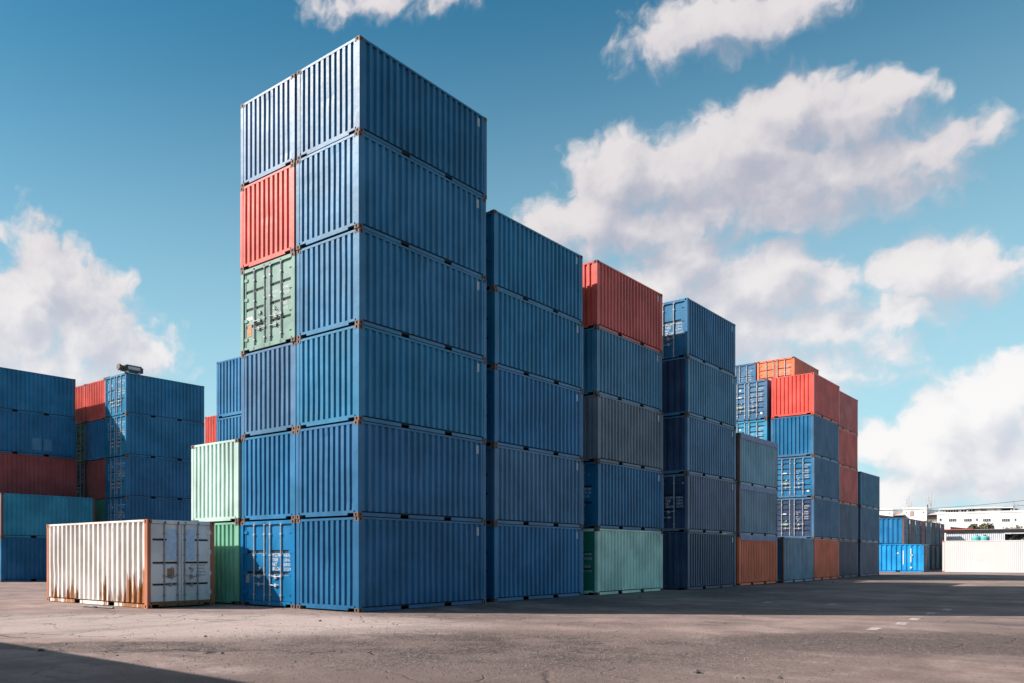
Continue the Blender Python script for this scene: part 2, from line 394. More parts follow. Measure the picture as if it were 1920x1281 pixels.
def text_geo(s):
    if s not in TXT:
        cu = bpy.data.curves.new('marking_text', 'FONT'); cu.body = s; cu.size = 1.0; cu.resolution_u = 2
        ob_ = bpy.data.objects.new('marking_text', cu)
        me = bpy.data.meshes.new_from_object(ob_)
        TXT[s] = ([tuple(v.co) for v in me.vertices], [tuple(p.vertices) for p in me.polygons])
        bpy.data.objects.remove(ob_); bpy.data.meshes.remove(me); bpy.data.curves.remove(cu)
    return TXT[s]
def put_text(mb, s, org, ux, uy, size, sx=1.0):
    vs, fs = text_geo(s); o = Vector(org); ux = Vector(ux) * size * sx; uy = Vector(uy) * size
    mb.add([o + ux * v[0] + uy * v[1] for v in vs], fs)

VAR = [0]
def container(label, loc, mat, end='panel', rz=0.0, L=L20, H=H20, group=None, name='shipping_container', frame=None, post=None, cast=None,
              n_end=10, n_side=20, grooves=(.36, .64), gh=.12, door_mat=None, bars=None, marks=(), smarks=(), tarp=None, plate=True, two_ends=False, end_mat=None, fo=.50, fs=.10, simple=False, cat='container', side_b=None):
    W = W20; r = empty(name, loc, rz); tag(r, label, cat, group)
    frame = frame or mat; post = post or frame; cast = cast or RUSTY; bars = bars or STEEL; door_mat = door_mat or mat
    top = H - .062
    zs = .152; vr = VAR[0] % 5; VAR[0] += 1
    link('side_panel', cached(('s0', L, H, n_side, vr), 'side_panel', lambda b: side_mesh(b, L, H, n_side, .008, .068, zs, vr * 31)), mat, r)
    link('side_panel', cached(('s1', L, H, n_side), 'side_panel', lambda b: side_mesh(b, L, H, n_side, W - .008, W - .068, zs)), side_b or mat, r)
    for i, yo, s in ((0, 0, 1), (1, W, -1)):
        link('top_rail', cached(('tr', L, H, i), 'top_rail', lambda b: b.box(.178, L - .178, yo, yo + s * .06, H - .062, H - .006)), frame, r)
        link('bottom_rail', cached(('br', L, i), 'bottom_rail', lambda b: brail_mesh(b, L, yo, s)), frame, r)
    for ix, (xa, xb) in enumerate(((0, .15), (L - .15, L))):
        for iy, (ya, yb) in enumerate(((0, .12), (W - .12, W))):
            link('corner_post', cached(('cp', L, H, ix, iy), 'corner_post', lambda b: b.box(xa, xb, ya, yb, .118, H - .118)), post, r)
            for iz in (0, 1):
                link('corner_casting', cached(('cc', L, H, ix, iy, iz), 'corner_casting', lambda b: casting_mesh(b, L, H, W, ix, iy, iz), 2), [cast, UNDER_SHADE], r)
    link('roof', cached(('rf', L, H), 'roof', lambda b: b.box(.06, L - .06, .06, W - .06, H - .045, H - .02)), frame, r)
    link('floor', cached(('fl', L), 'floor', lambda b: b.box(.06, L - .06, .06, W - .06, .10, .15)), UNDER_SHADE, r)
    for ie, (xo, s) in enumerate(((0, 1), (L, -1))):
        kind = end if ie == 0 else 'panel'
        hh = .075 if kind == 'panel' else .115
        link('end_header', cached(('eh', L, H, ie, hh), 'end_header', lambda b: b.box(xo + s * .004, xo + s * .08, .162, W - .162, H - hh, H - .010)), frame, r)
        link('end_sill', cached(('es', L, ie, kind), 'end_sill', lambda b: sill_mesh(b, W, xo, s, True)), frame, r)
        if kind == 'panel':
            link('end_panel', cached(('ep', L, H, ie, n_end, fo, fs, vr), 'end_panel', lambda b: end_mesh(b, W, H, n_end, xo + s * .010, xo + s * .056, fo, fs, vr * 17)), end_mat or mat, r)
        else:
            gk = (tuple(grooves), gh)
            b = cached(('gk', H), 'gasket', lambda b: (b.box(.085, .10, .12, W - .12, .165, H - .11), b.box(.045, .085, W/2 - .012, W/2 + .012, .19, H - .13)))
            link('door_seal', b, RUBBER, r)
            for left in (True, False):
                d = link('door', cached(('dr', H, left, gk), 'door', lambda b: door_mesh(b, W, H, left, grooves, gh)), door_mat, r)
                ys = (1.83, 1.36) if left else (1.10, .62)
                for y in ys: link('locking_bar', cached(('lb', H, y), 'locking_bar', lambda b: bar_mesh(b, H, y)), bars, d)
                for k, y in enumerate(ys):
                    z = (.92, .68)[k] if left else (.66, .92)[k]
                    dr = -1 if (left and k == 0) or (not left and k == 0) else 1
                    link('handle', cached(('hd', y, dr, z), 'handle', lambda b: handle_mesh(b, y, dr, z)), bars, d)
                if not simple:
                    for z in (.42, 1.0, 1.65, 2.25): link('hinge', cached(('hg', left, z), 'hinge', lambda b: hinge_mesh(b, W, left, z)), door_mat, d)
                for mk in marks:
                    isl = mk[1] < W / 2
                    if isl != left: continue
                    mb = MB()
                    if mk[0] == 't':
                        _, u, v, txt, size, col = mk[:6]
                        put_text(mb, txt, (.0505, W - u, v), (0, -1, 0), (0, 0, 1), size, mk[6] if len(mk) > 6 else 1.0)
                        build('marking', mb, col, d)
                    elif mk[0] == 'v':                                # vertical lettering, one character under the other
                        _, u, v, txt, size, col = mk[:6]
                        for q, chx in enumerate(txt): put_text(mb, chx, (.0505, W - u, v - q * size * 1.05), (0, -1, 0), (0, 0, 1), size)
                        build('marking', mb, col, d)
                    else:
                        _, u, v, ww, hh_, col = mk[:6]
                        mb.box(.048, .0535, W - u - ww, W - u, v, v + hh_); build('sticker', mb, col, d)
    if plate:
        mb = cached(('pl', L, H), 'identification_plate', lambda b: b.box(L - .52, L - .40, .001, .012, H - .42, H - .16))
        link('identification_plate', mb, PLATE, r)
    for mk in smarks:                                                 # marks on the two long sides (y=0 side: 'n', y=W side: 'f')
        mb = MB(); face = mk[0]
        yy = .004 if face == 'n' else W - .004
        if mk[1] == 't':
            _, _, x, z, txt, size, col = mk
            put_text(mb, txt, (x, yy, z), (1, 0, 0) if face == 'n' else (-1, 0, 0), (0, 0, 1), size); build('marking', mb, col, r)
        else:
            _, _, x, z, ww, hh_, col = mk
            mb.box(x, x + ww, yy - .003, yy + .003, z, z + hh_); build('paint_patch', mb, col, r)
    if tarp:
        mb = MB(); n = 14
        for k in range(n):
            xa, xb = .1 + (L - .2) * k / n, .1 + (L - .2) * (k + 1) / n; da, db = .012 * math.sin(k * 1.7), .012 * math.sin((k + 1) * 1.7)
            pr = [(-.014, H - .26), (-.016, H - .10), (-.01, H + .012), (W / 2, H + .05), (W + .01, H + .012), (W + .016, H - .26)]
            for (ya, za), (yb, zb) in zip(pr, pr[1:]):
                mb.add([(xa, ya + da, za), (xb, ya + db, za), (xb, yb + db, zb), (xa, yb + da, zb)], [(0, 1, 2, 3)])
        build('tarpaulin', mb, tarp, r)
    return r

# ------------------------------------------------------------------ paints
BL = {
 'deep':   paint('paint_deep_blue', srgb(10, 100, 142), .22, .22),
 'bright': paint('paint_bright_blue', srgb(0, 108, 160), .20, .10, .38),
 'mid':    paint('paint_mid_blue', srgb(8, 104, 150), .22, .20),
 'slate':  paint('paint_slate_blue', srgb(60, 106, 142), .24, .35, .45),
 'steel':  paint('paint_steel_blue', srgb(54, 116, 148), .24, .35, .45),
 'teal':   paint('paint_teal_blue', srgb(0, 110, 150), .24, .25),
 'navy':   paint('paint_navy', srgb(34, 58, 92), .24, .25),
 'char':   paint('paint_charcoal', srgb(106, 113, 124), .34, .4, .5),
 'grey':   paint('paint_weathered_grey_blue', srgb(142, 154, 170), .42, .7, .55, dark=.15),
 'worn':   paint('paint_worn_teal_grey', srgb(142, 172, 186), .46, .8, .55, dark=.2),
 'purple': paint('paint_purple_slate', srgb(92, 100, 126), .22, .35, .48),
 'sky':    paint('paint_sky_blue', srgb(16, 142, 206), .2, .10, .45),
 'azure':  paint('paint_azure', srgb(4, 90, 134), .22, .12, .45),
 'royal':  paint('paint_royal_blue', srgb(16, 94, 138), .24, .2, .45),
 'petrol': paint('paint_petrol_blue', srgb(0, 92, 130), .16, .15, .48),
 'haze':   paint('paint_hazy_blue', srgb(26, 106, 146), .2, .2, .45),
 'cyan':   paint('paint_cyan_blue', srgb(48, 140, 178), .25, .35, .45),
}
RED = paint('paint_red', srgb(204, 82, 70), .24, .22, .45)
REDB = paint('paint_bright_red', srgb(222, 82, 70), .16, .12, .42)
REDD = paint('paint_dull_red', srgb(212, 108, 100), .24, .35, .5)
REDL = paint('paint_light_red', srgb(226, 104, 90), .24, .2, .5)
OXIDE = paint('paint_oxide_red', srgb(150, 62, 58), .26, .2, .5)
ORANGE = paint('paint_orange', srgb(255, 112, 68), .28, .12, .48)
PEACH = paint('paint_peach_orange', srgb(224, 122, 82), .25, .3, .45)
GREEN = paint('paint_green', srgb(36, 122, 100), .3, .25, .48)
MINT = paint('paint_mint', srgb(176, 202, 192), .34, .3, .5)
MINTG = paint('paint_mid_green', srgb(112, 172, 146), .34, .3, .5)
MINTP = paint('paint_pale_mint', srgb(206, 222, 204), .36, .3, .5)
MINTD = paint('paint_grey_green', srgb(112, 146, 136), .42, .45, .45, dark=.15)
WHITE = paint('paint_rusty_white', srgb(222, 214, 208), .47, .25, .55, streak=1.9, rustcol=(.42, .17, .06))
WDOOR = paint('paint_pale_grey', srgb(226, 212, 206), .34, .2, .5, rustcol=(.30, .15, .07))
RPOST = paint('paint_rust_orange_post', srgb(172, 104, 74), .66, .3, .7, rustcol=(.26, .11, .05))
RDARK = paint('paint_dark_rust', (.075, .045, .035), .5, .2, .75)
CREAM = plain('paint_reefer_cream', (.60, .585, .575), .55, 0, .05, .6)
PGREY = paint('paint_light_grey', srgb(170, 178, 186), .3, .4, .5)
BROWN = paint('paint_rust_brown', srgb(110, 72, 62), .5, .4, .6)
TARP = plain('tarpaulin_lavender', srgb(120, 132, 168), .6, 0, .2, 3)
PATCHB = plain('patch_bright_blue', srgb(20, 96, 170), .5)
PATCHW = plain('patch_white', (.62, .62, .6), .6, 0, .2, 12)
STICKO = plain('sticker_copper', srgb(176, 120, 78), .5, 0, .4, 30)
STICKG = plain('sticker_green', srgb(120, 160, 110), .5, 0, .2, 20)
DULLG = plain('sticker_dull_grey', (.30, .30, .27), .6, 0, .3, 20)
PALEB = plain('patch_pale_blue', srgb(186, 198, 214), .55, 0, .15, 8)

WEIGHTS = [('t', 1.42, z, tx, .15, MARKW, .72) for z, tx in ((1.50, 'M.G.W.'), (1.365, 'TARE'), (1.23, 'NET'), (1.095, 'CU.CAP.'))] + \
          [('t', 1.90, z, tx, .125, MARKW, .55) for z, tx in ((1.50, '30.480 KG'), (1.365, ' 2.200 KG'), (1.23, '28.280 KG'), (1.095, ' 33.2 CU.M'))]
WSMALL = [('t', 1.88, 2.02, 'SUZ200 2', .10, MARKW, .9), ('t', 1.88, 1.88, '22G1', .10, MARKW, .9), ('t', 1.42, 1.66, 'MAX.WT.', .075, MARKW, .8), ('t', 1.42, 1.53, 'TARE', .075, MARKW, .8), ('t', 1.42, 1.36, 'NET', .075, MARKW, .8), ('t', 1.42, 1.23, 'CU.CAP.', .075, MARKW, .8),
          ('t', 1.88, 1.66, '30.480', .10, MARKW, .9), ('t', 1.88, 1.53, '67.200', .10, MARKW, .9), ('t', 1.88, 1.36, '28.240', .10, MARKW, .9), ('t', 1.88, 1.23, '62.260', .10, MARKW, .9)]
LINES = WSMALL + [('r', .62, 1.55, .25, .07, MARKW), ('r', .62, .84, .34, .16, STICKG)]
STRIP = [('v', .24, 2.12, 'GVCU2071', .155, MARKW), ('r', .70, 1.95, .07, .10, MARKW), ('t', 1.42, 2.08, 'GVCU', .13, MARKW), ('t', 1.88, 2.10, '207184', .12, MARKW), ('t', 1.88, 1.95, '22G1', .10, MARKW),
         ('t', 1.42, 1.62, 'MGW', .13, MARKW), ('t', 1.42, 1.47, 'TARE', .12, MARKW), ('t', 1.42, 1.32, 'NET', .12, MARKW), ('t', 1.88, 1.62, '24.000', .12, MARKW), ('t', 1.88, 1.47, '52.910', .12, MARKW), ('t', 1.88, 1.32, '21.800', .12, MARKW)]

# ------------------------------------------------------------------ the front row
FR = 'stacked containers of the front row'
def col(x, y, rows, group=FR, rz=0.0, **common):
    for k, row in enumerate(rows):
        if row is None: continue
        label, mat, end, kw = row
        j = random.uniform(-.025, .025) if k else 0
        container(label, (x + j, y + (random.uniform(-.02, .02) if k else 0), k * H20), mat, end, rz=rz + R(random.uniform(-.15, .15)), group=group, **{**common, **kw})
DG3 = dict(grooves=(.27, .50, .74), gh=.10)
DG2 = dict(grooves=(.36, .64), gh=.12)
DG5 = dict(grooves=(.13, .26, .42, .57, .72, .87), gh=.11)
# nearest stack, six high
col(0, 0, [
 ('bright blue container at the foot of the tallest stack, on the near corner', BL['azure'], 'panel', {}),
 ('blue container second from the ground in the near corner stack, rusty top edge', BL['royal'], 'panel', {}),
 ('blue container third from the ground in the six-high near corner stack', BL['teal'], 'panel', {}),
 ('blue container fourth from the ground in the near corner stack, beside the green door container', BL['haze'], 'panel', {}),
 ('blue container second from the top of the near corner stack, beside the red one', BL['haze'], 'panel', {}),
 ('dark blue container topmost of the near corner stack, highest point of the yard', BL['petrol'], 'panel', {}),
])
# second column behind its end
col(0.03, 2.540, [
 ('blue container on the ground with silver locking bars and white lettering, beside the near corner', BL['bright'], 'door', dict(marks=WEIGHTS + [('r', .20, .70, .16, .28, DULLG)], **DG2)),
 ('blue container resting directly on the blue one with silver locking bars', BL['mid'], 'panel', dict()),
 ('slate blue container right under the green container with closed doors', BL['slate'], 'panel', {}),
 ('pale green container with closed doors, high in the stack under the red one', MINTD, 'door', dict(bars=BARS, marks=[('t', 1.42, 1.60, 'MGW', .10, MARKW), ('t', 1.42, 1.46, 'TW', .10, MARKW), ('t', 1.86, 1.64, '30480', .12, MARKW), ('t', 1.86, 1.48, '67200', .12, MARKW), ('t', 1.42, 1.14, 'L', .10, MARKW), ('t', 1.42, .98, 'CUC', .10, MARKW), ('t', 1.86, 1.18, '33.2', .12, MARKW), ('t', 1.86, 1.02, '1172', .12, MARKW),
     ('r', .22, 1.00, .28, .10, MARKW), ('r', .26, .50, .20, .34, STICKO)], **DG3)),
 ('red container with dented ridged end, between the green doors and the blue top container', RED, 'panel', dict()),
 ('slate blue container on top of the red dented one, left of the highest container', BL['slate'], 'panel', {}),
])
# low green pair left of them
col(0.0, 5.05, [
 ('green container on the ground half hidden by the rusty white one', MINTG, 'panel', dict(n_end=10)),
 ('pale mint green container standing on the green one, left of the blue stacks', MINT, 'panel', dict(n_end=10)),
])
# second stack of the row
col(6.89, 0.22, [
 ('slate blue container at the foot of the second stack, right of the near corner stack', BL['mid'], 'door', dict(**DG2)),
 ('slate blue container second from the ground in the second stack, marked 2 on its end', BL['slate'], 'door', dict(**DG2, smarks=())),
 ('blue container in the middle of the five-high second stack', BL['mid'], 'door', dict(**DG2)),
 ('blue container second from the top of the five-high second stack', BL['teal'], 'door', dict(**DG2)),
 ('blue container on top of the second stack, left of the red topped one', BL['teal'], 'door', dict(smarks=[('n', 'r', 5.93, .14, .11, .42, PATCHW)], **DG2)),
])
# third stack
col(13.68, 0.0, [
 ('mint green container with green doors on the ground under the blue and grey ones', MINTP, 'door', dict(door_mat=GREEN, marks=[('t', 1.86, 1.56, '30480', .13, MARKW), ('t', 1.86, 1.38, '67200', .13, MARKW), ('t', 1.86, 1.06, '3320', .13, MARKW), ('t', 1.86, .90, '11720', .13, MARKW)], **DG2)),
 ('blue container with a white patch on its corner post, resting on the mint green one', BL['deep'], 'door', dict(marks=[('t', 2.0, 2.05, '1', .13, MARKW), ('t', 1.78, 1.50, '304 80', .12, MARKW), ('t', 1.78, 1.36, '672 00', .12, MARKW), ('t', 1.78, 1.22, '33 20', .12, MARKW)], smarks=[('n', 'r', .02, .13, .12, .66, PATCHW)], **DG2)),
 ('weathered charcoal grey container with a bright blue patch on its end, third stack', BL['char'], 'panel', dict(frame=BL['char'], post=BL['char'])),
 ('steel blue container directly beneath the red top container of the third stack', BL['steel'], 'panel', dict()),
 ('red container with dark rust edges on top of the third stack', RED, 'panel', dict(cast=RUSTY)),
])
# fourth stack
col(20.94, -0.62, [
 ('navy container at the foot of the fourth stack, beside the mint green one', BL['navy'], 'panel', dict(n_end=7, cast=BL['navy'])),
 ('slate navy container with white locking bars, second from the ground in the fourth stack', BL['purple'], 'door', dict(door_mat=BL['navy'], marks=WEIGHTS + [('r', 2.18, 2.14, .06, .14, MARKW)], **DG2)),
 ('blue container with ridged dark end, in the middle of the fourth stack', BL['slate'], 'panel', dict(n_end=7, end_mat=BL['navy'])),  # end in darker navy: the shade on this face is put into its paint
 ('pale steel blue container under the top one with lettered doors, fourth stack', BL['steel'], 'panel', dict(n_end=7, end_mat=BL['navy'])),  # navy end again holds the face's shade as colour
 ('blue container with lettered doors on top of the fourth stack, right of the red one', BL['deep'], 'door', dict(marks=WEIGHTS, **DG2, cast=BL['deep'])),
])
# fifth stack: soft-top containers
MK1 = [('t', 1.75, 2.05, '12 9', .13, MARKW), ('t', 1.9, 1.2, '30', .1, MARKW)]
col(28.30, -0.35, [
 ('orange open-top container with a pale cover, on the ground in the three-high stack', ORANGE, 'door', dict(n_side=22, name='open_top_container', tarp=TARP, plate=False, door_mat=BROWN, frame=ORANGE, post=ORANGE, marks=MK1, **DG2)),
 ('weathered grey blue open-top container with lavender cover, between the orange one and the topmost', BL['grey'], 'door', dict(n_side=22, name='open_top_container', tarp=TARP, plate=False, post=BROWN, frame=BL['grey'], door_mat=BL['navy'], marks=MK1, **DG2)),
 ('patchy blue green open-top container with rusty posts on top of the three-high stack', BL['worn'], 'door', dict(n_side=22, name='open_top_container', tarp=TARP, plate=False, post=BROWN, frame=BL['worn'], door_mat=BL['navy'], marks=MK1, **DG2)),
])
# sixth: single on the ground
col(34.95, -0.50, [
 ('weathered grey container with teal doors, alone on the ground between two orange ones', BL['grey'], 'door', dict(n_side=22, plate=False, post=BROWN, door_mat=BL['teal'], marks=[('t', 1.75, 2.02, 'SP25 9', .12, MARKW), ('t', 1.8, 1.5, '30', .12, MARKW), ('t', 1.8, 1.36, '48', .12, MARKW), ('t', 1.8, 1.04, '33', .12, MARKW), ('t', 1.8, .9, '20', .12, MARKW)], **DG2)),
])
# seventh stack
col(41.80, -0.27, [
 ('faded orange container on the ground under the stack with lettered doors', ORANGE, 'door', dict(n_side=24, plate=False, **DG2)),
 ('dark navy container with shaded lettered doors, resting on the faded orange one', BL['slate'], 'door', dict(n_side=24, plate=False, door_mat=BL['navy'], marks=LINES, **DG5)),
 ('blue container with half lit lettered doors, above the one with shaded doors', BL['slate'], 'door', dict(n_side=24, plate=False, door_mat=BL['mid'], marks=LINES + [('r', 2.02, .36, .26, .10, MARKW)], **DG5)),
 ('blue container with ridged end right under the bright red one', BL['slate'], 'panel', dict(n_side=24, plate=False, n_end=9, end_mat=BL['mid'], fo=.62)),
 ('bright red container with ridged end on top of the seventh stack', REDB, 'panel', dict(n_side=24, plate=False, n_end=9, fo=.66, cast=REDB)),
])
HID = ('container hidden behind the front row, only holding up the ones above it', 'containers hidden behind the front row')
col(41.86, 2.43, [None if k < 0 else (HID[0], BL['navy'], 'panel', dict(simple=True)) for k in range(3)], group=HID[1])
for k, lab, mt in ((3, 'cyan blue container with white lettered doors, peeping over the patchy open-top one', BL['cyan']), (4, 'slate blue container with many-ribbed lettered doors, left of the bright red one', BL['slate'])):
    container(lab, (41.86, 2.43, k * H20), mt, 'door', marks=LINES + [('r', .30, 1.55, .26, .07, MARKW), ('r', .72, 1.98, .12, .14, PALEB), ('r', 2.02, .36, .12, .14, MARKW)], group=FR, **DG5)
# eighth stack
col(48.49, 0.09, [
 ('navy container on the ground right of the faded orange one', BL['navy'], 'panel', dict(n_side=24, plate=False)),
 ('purple slate container under the three red ones', BL['purple'], 'panel', dict(n_side=24, plate=False)),
 ('lowest of the three red containers in the eighth stack, white flecks down its edge', REDL, 'panel', dict(n_side=24, plate=False)),
 ('red container between two other reds in the eighth stack', REDL, 'panel', dict(n_side=24, plate=False)),
 ('dull red container on top of the eighth stack, right of the bright red one', REDD, 'panel', dict(n_side=24, plate=False)),
])
col(48.40, 2.62, [(HID[0], BL['navy'], 'panel', dict(simple=True)) for k in range(5)], group=HID[1])
container('peach orange container with lettered doors, highest on the right, behind the bright red one', (48.40, 2.62, 5 * H20), PEACH, 'door', marks=WSMALL, group=FR, plate=False, n_side=24, **DG3)
col(48.45, 5.17, [(HID[0], BL['navy'], 'panel', dict(simple=True)) for k in range(5)], group=HID[1])
container('navy container with lettered doors beside the peach orange one at the top', (48.45, 5.17, 5 * H20), BL['slate'], 'door', marks=WSMALL, group=FR, plate=False, n_side=24, **DG2)
# ninth stack
col(55.33, 0.07, [
 ('purple grey container on the ground at the far end of the front row', BL['purple'], 'panel', dict(n_side=24, plate=False)),
 ('slate blue container in the middle of the last three-high stack', BL['slate'], 'panel', dict(n_side=24, plate=False)),
 ('steel blue container on top of the last three-high stack', BL['steel'], 'panel', dict(n_side=24, plate=False)),
])
# rear stacks seen through the gap left of the near corner
BK = 'containers seen through the gap behind the mint green pair'
for k in range(2): container(HID[0], (7.10, 12.78, k * H20), BL['mid'], 'panel', group=HID[1])
container('light blue container lower of the two behind the mint green pair', (7.10, 12.78, 2 * H20), BL['mid'], 'panel', group=BK, cast=BL['mid'], n_end=9)
container('light blue container upper of the two behind the mint green pair, against the sky', (7.10, 12.78, 3 * H20), BL['mid'], 'panel', group=BK, cast=BL['mid'], n_end=9)
for k in range(4): container(HID[0], (25.6, 37.97, k * H20), RED, 'panel', group=HID[1])
container('red container far back in the gap between the left stacks and the blue pair', (25.6, 37.97, 4 * H20), RED, 'panel', group=BK)

# ------------------------------------------------------------------ stacks on the left
LF = 'stacked containers on the far left'
LD = dict(marks=STRIP, **DG2)
col(11.79, 30.29, [
 ('dark blue container at the foot of the door stack behind the rusty white one', BL['teal'], 'door', LD),
 ('dark blue container with lettered doors second from the ground, just above the rusty white one', BL['deep'], 'door', LD),
 ('dark blue container with lettered doors in the middle of the far left door stack', BL['deep'], 'door', LD),
 ('teal blue container with lettered doors second from the top of the far left door stack', BL['teal'], 'door', LD),
 ('teal blue container with bright lettered doors under the dark lifting head', BL['teal'], 'door', LD),
], group=LF, plate=False)
FLOW = [('t', 1.3, 2.30, 'FLOREN', .13, MARKW, .9)]
col(11.89, 32.92, [
 ('green container at the foot of the stack left of the lettered doors', GREEN, 'panel', {}),
 ('green container sliver beside the teal container, under the oxide red one', GREEN, 'panel', {}),
 ('oxide red container with white drips, under the blue one with small white lettering', OXIDE, 'panel', {}),
 ('blue container with small white lettering along its top, under the half shaded red one', BL['mid'], 'panel', dict()),
 ('half shaded red container on top, left of the bright lettered doors', RED, 'panel', {}),
], group=LF, plate=False)
col(11.89, 35.42, [
 ('navy container deep in the dark gap at ground level, far left', BL['navy'], 'door', dict(**DG2)),
 ('navy container deep in the dark gap, one above the ground, far left', BL['navy'], 'door', dict(**DG2)),
 ('dark navy container with doors in the dark gap beside the oxide red one', BL['navy'], 'door', dict(marks=WSMALL, **DG2)),
 ('dark green container with doors in the dark gap beside the blue lettered one', GREEN, 'door', dict(marks=WSMALL, **DG3)),
 ('red container in the gap, right of the teal blue top container at the left edge', RED, 'panel', {}),
], group=LF, plate=False)
col(4.60, 34.43, [
 None, None,
 ('oxide red container in the left edge stack, resting above the teal one', OXIDE, 'panel', {}),
 ('dark blue container with a paler square, on the oxide red one at the left edge', BL['deep'], 'panel', dict(smarks=[('n', 'r', 3.1, .35, .62, .75, BL['steel']), ('n', 'r', 3.9, .35, .5, .75, BL['steel'])])),
 ('teal blue container on top of the stack at the left edge of the photo', BL['teal'], 'panel', dict(post=BROWN)),
], group=LF, plate=False)
for k in range(2): container('unseen container added behind the left edge stack to shade the gap beside it', (4.6, 34.95, k * H20), BL['navy'], 'panel', group='containers hidden in the left edge stack')
for k in range(5): container('unseen container added behind the left edge stack to shade the gap beside it', (4.6, 36.97, k * H20), BL['navy'], 'panel', group='containers hidden in the left edge stack')  # extra unseen column, added to keep sun off the ends in the gap
col(4.81, 32.43, [
 ('dark blue container on the ground at the left edge under the bright teal one', BL['deep'], 'panel', {}),
 ('bright teal container with rust along its foot, under the oxide red left edge one', paint('paint_rusty_teal', srgb(40, 140, 168), .46, .3, .5), 'panel', dict(post=BROWN)),
], group=LF, plate=False)

# lone rusty white container, doors towards the camera's right
wm = [('t', 1.86, .92, '52910 LBS', .075, MARKK, .8), ('t', 1.86, 1.02, '24000 KGS', .075, MARKK, .8), ('t', 1.86, 1.12, ' 4850 LBS', .075, MARKK, .8), ('t', 1.86, 1.22, ' 2200 KGS', .075, MARKK, .8),
      ('t', 1.54, 1.22, 'MGW', .075, MARKK), ('t', 1.54, 1.12, 'TARE', .075, MARKK), ('t', 1.54, 1.02, 'NET', .075, MARKK), ('t', 1.54, .92, 'CU', .075, MARKK), ('t', 2.20, 2.15, '8', .14, MARKK),
      ('r', .70, 1.40, .40, .92, PALEB), ('r', 1.40, 1.40, .32, .92, PALEB), ('r', .72, .88, .26, .28, STICKO), ('r', .24, .24, .22, .12, MARKW)]
white = container('rusty white container standing alone on the ground in front, grey doors to the right', (-3.04 + W20, 5.48, 0), WHITE, 'door', rz=R(90), n_side=20, door_mat=WDOOR, post=RPOST, frame=WHITE, cast=RPOST, bars=BARS,
                  marks=wm, grooves=(.22, .50, .80), gh=.10, plate=False, smarks=[('f', 'r', 1.35, 2.26, .05, .13, PATCHW), ('f', 'r', 1.9, 2.26, .05, .13, PATCHW)])
# the block whose shadow falls into the foreground; it stands left of the frame
for k in range(3):
    container('forty foot container outside the left edge, casting the foreground shadow', (-16.5, -3.2, k * H20), BL['deep'], 'panel', rz=R(90), L=12.192, n_side=42, group='containers outside the left foreground', plate=False)

# ------------------------------------------------------------------ far right: row behind the yard
FRR = 'containers in the far right row'
container('sky blue container with white lettering on the ground at the far right', (77.2 + W20, -.33, 0), BL['sky'], 'door', rz=R(90), n_side=14, door_mat=BROWN, post=BL['sky'], group=FRR, plate=False,
          smarks=[('f', 'r', .95, .9, .07, 1.3, MARKW), ('f', 'r', 1.55, .7, .07, 1.3, MARKW), ('f', 'r', .85, 1.5, .18, .12, MARKW), ('f', 'r', .9, .35, .16, .14, MARKW), ('f', 'r', 1.95, 1.7, .12, .12, MARKW)], **DG2)
rowc = [('blue container with white flecks along its foot, upper left in the far right row', BL['mid'], BL['grey'], 14),
        ('oxide red container next to the blue one in the upper far right row', OXIDE, OXIDE, 18), ('dark navy container third in the upper far right row', BL['navy'], BL['grey'], 18),
        ('red container fourth in the upper far right row', REDD, REDD, 18), ('grey container fifth in the upper far right row', BL['char'], BL['grey'], 18),
        ('brown container sixth in the upper far right row', BROWN, BROWN, 18), ('navy container seventh in the upper far right row', BL['navy'], BL['steel'], 18),
        ('dull red container last in the upper far right row', REDD, REDD, 18)]
for k, (lab, mt, dm, ns) in enumerate(rowc):
    x = 80.4 + 2.86 * k
    container(lab, (x + W20, 1.74, H20), mt, 'door', rz=R(90), n_side=ns, door_mat=dm, post=(BROWN, PGREY, BL['grey'])[k % 3], group=FRR, plate=False, simple=True, **DG2)  # pale grey posts carry the sunlight on the post sides as paint
    container('dark grey container in the shade of the lower far right row' if k else 'dark container directly behind the sky blue one', (x + W20, 1.74, 0), BL['char'] if k else BL['navy'], 'door', rz=R(90), n_side=18, door_mat=BROWN if k % 2 else BL['char'], post=BROWN,
              group='lower containers of the far right row' if k else FRR, plate=False, simple=True, **DG2)
container('light grey container with dark vertical lettering and a hazard diamond, beside the cream one', (84.6 + W20, -9.1, 0), PGREY, 'panel', rz=R(90), n_side=18, group=FRR, plate=False,
          smarks=[('f', 't', 5.65, 2.0, 'K', .3, MARKK), ('f', 't', 5.65, 1.7, 'A', .3, MARKK), ('f', 't', 5.65, 1.4, 'N', .3, MARKK), ('f', 'r', 5.35, .55, .3, .3, BROWN)])
# cream refrigerated forty footer
rf = empty('refrigerated_container', (78.15 + W20, -1.60 - 12.192, 0), R(90)); tag(rf, 'long cream refrigerated container running out of the right edge of the photo', 'container', FRR)
LR, HR = 12.192, 2.896
link('side_panel', cached('rfs', 'side_panel', lambda b: side_mesh(b, LR, HR, 84, W20 - .012, W20 - .022, .17)), CREAM, rf)
link('side_panel', cached('rfs2', 'side_panel', lambda b: side_mesh(b, LR, HR, 84, .012, .022, .17)), CREAM, rf)
for yo, s in ((0, 1), (W20, -1)):
    mb = MB(); mb.box(.178, LR - .178, yo, yo + s * .06, HR - .09, HR - .004); build('top_rail', mb, CREAM, rf)
    mb = MB(); mb.box(.178, LR - .178, yo, yo + s * .05, .03, .17); build('bottom_rail', mb, CREAM, rf)
for xa, xb in ((0, .15), (LR - .15, LR)):
    for ya, yb in ((0, .12), (W20 - .12, W20)):
        mb = MB(); mb.box(xa, xb, ya, yb, .118, HR - .118); build('corner_post', mb, CREAM, rf)
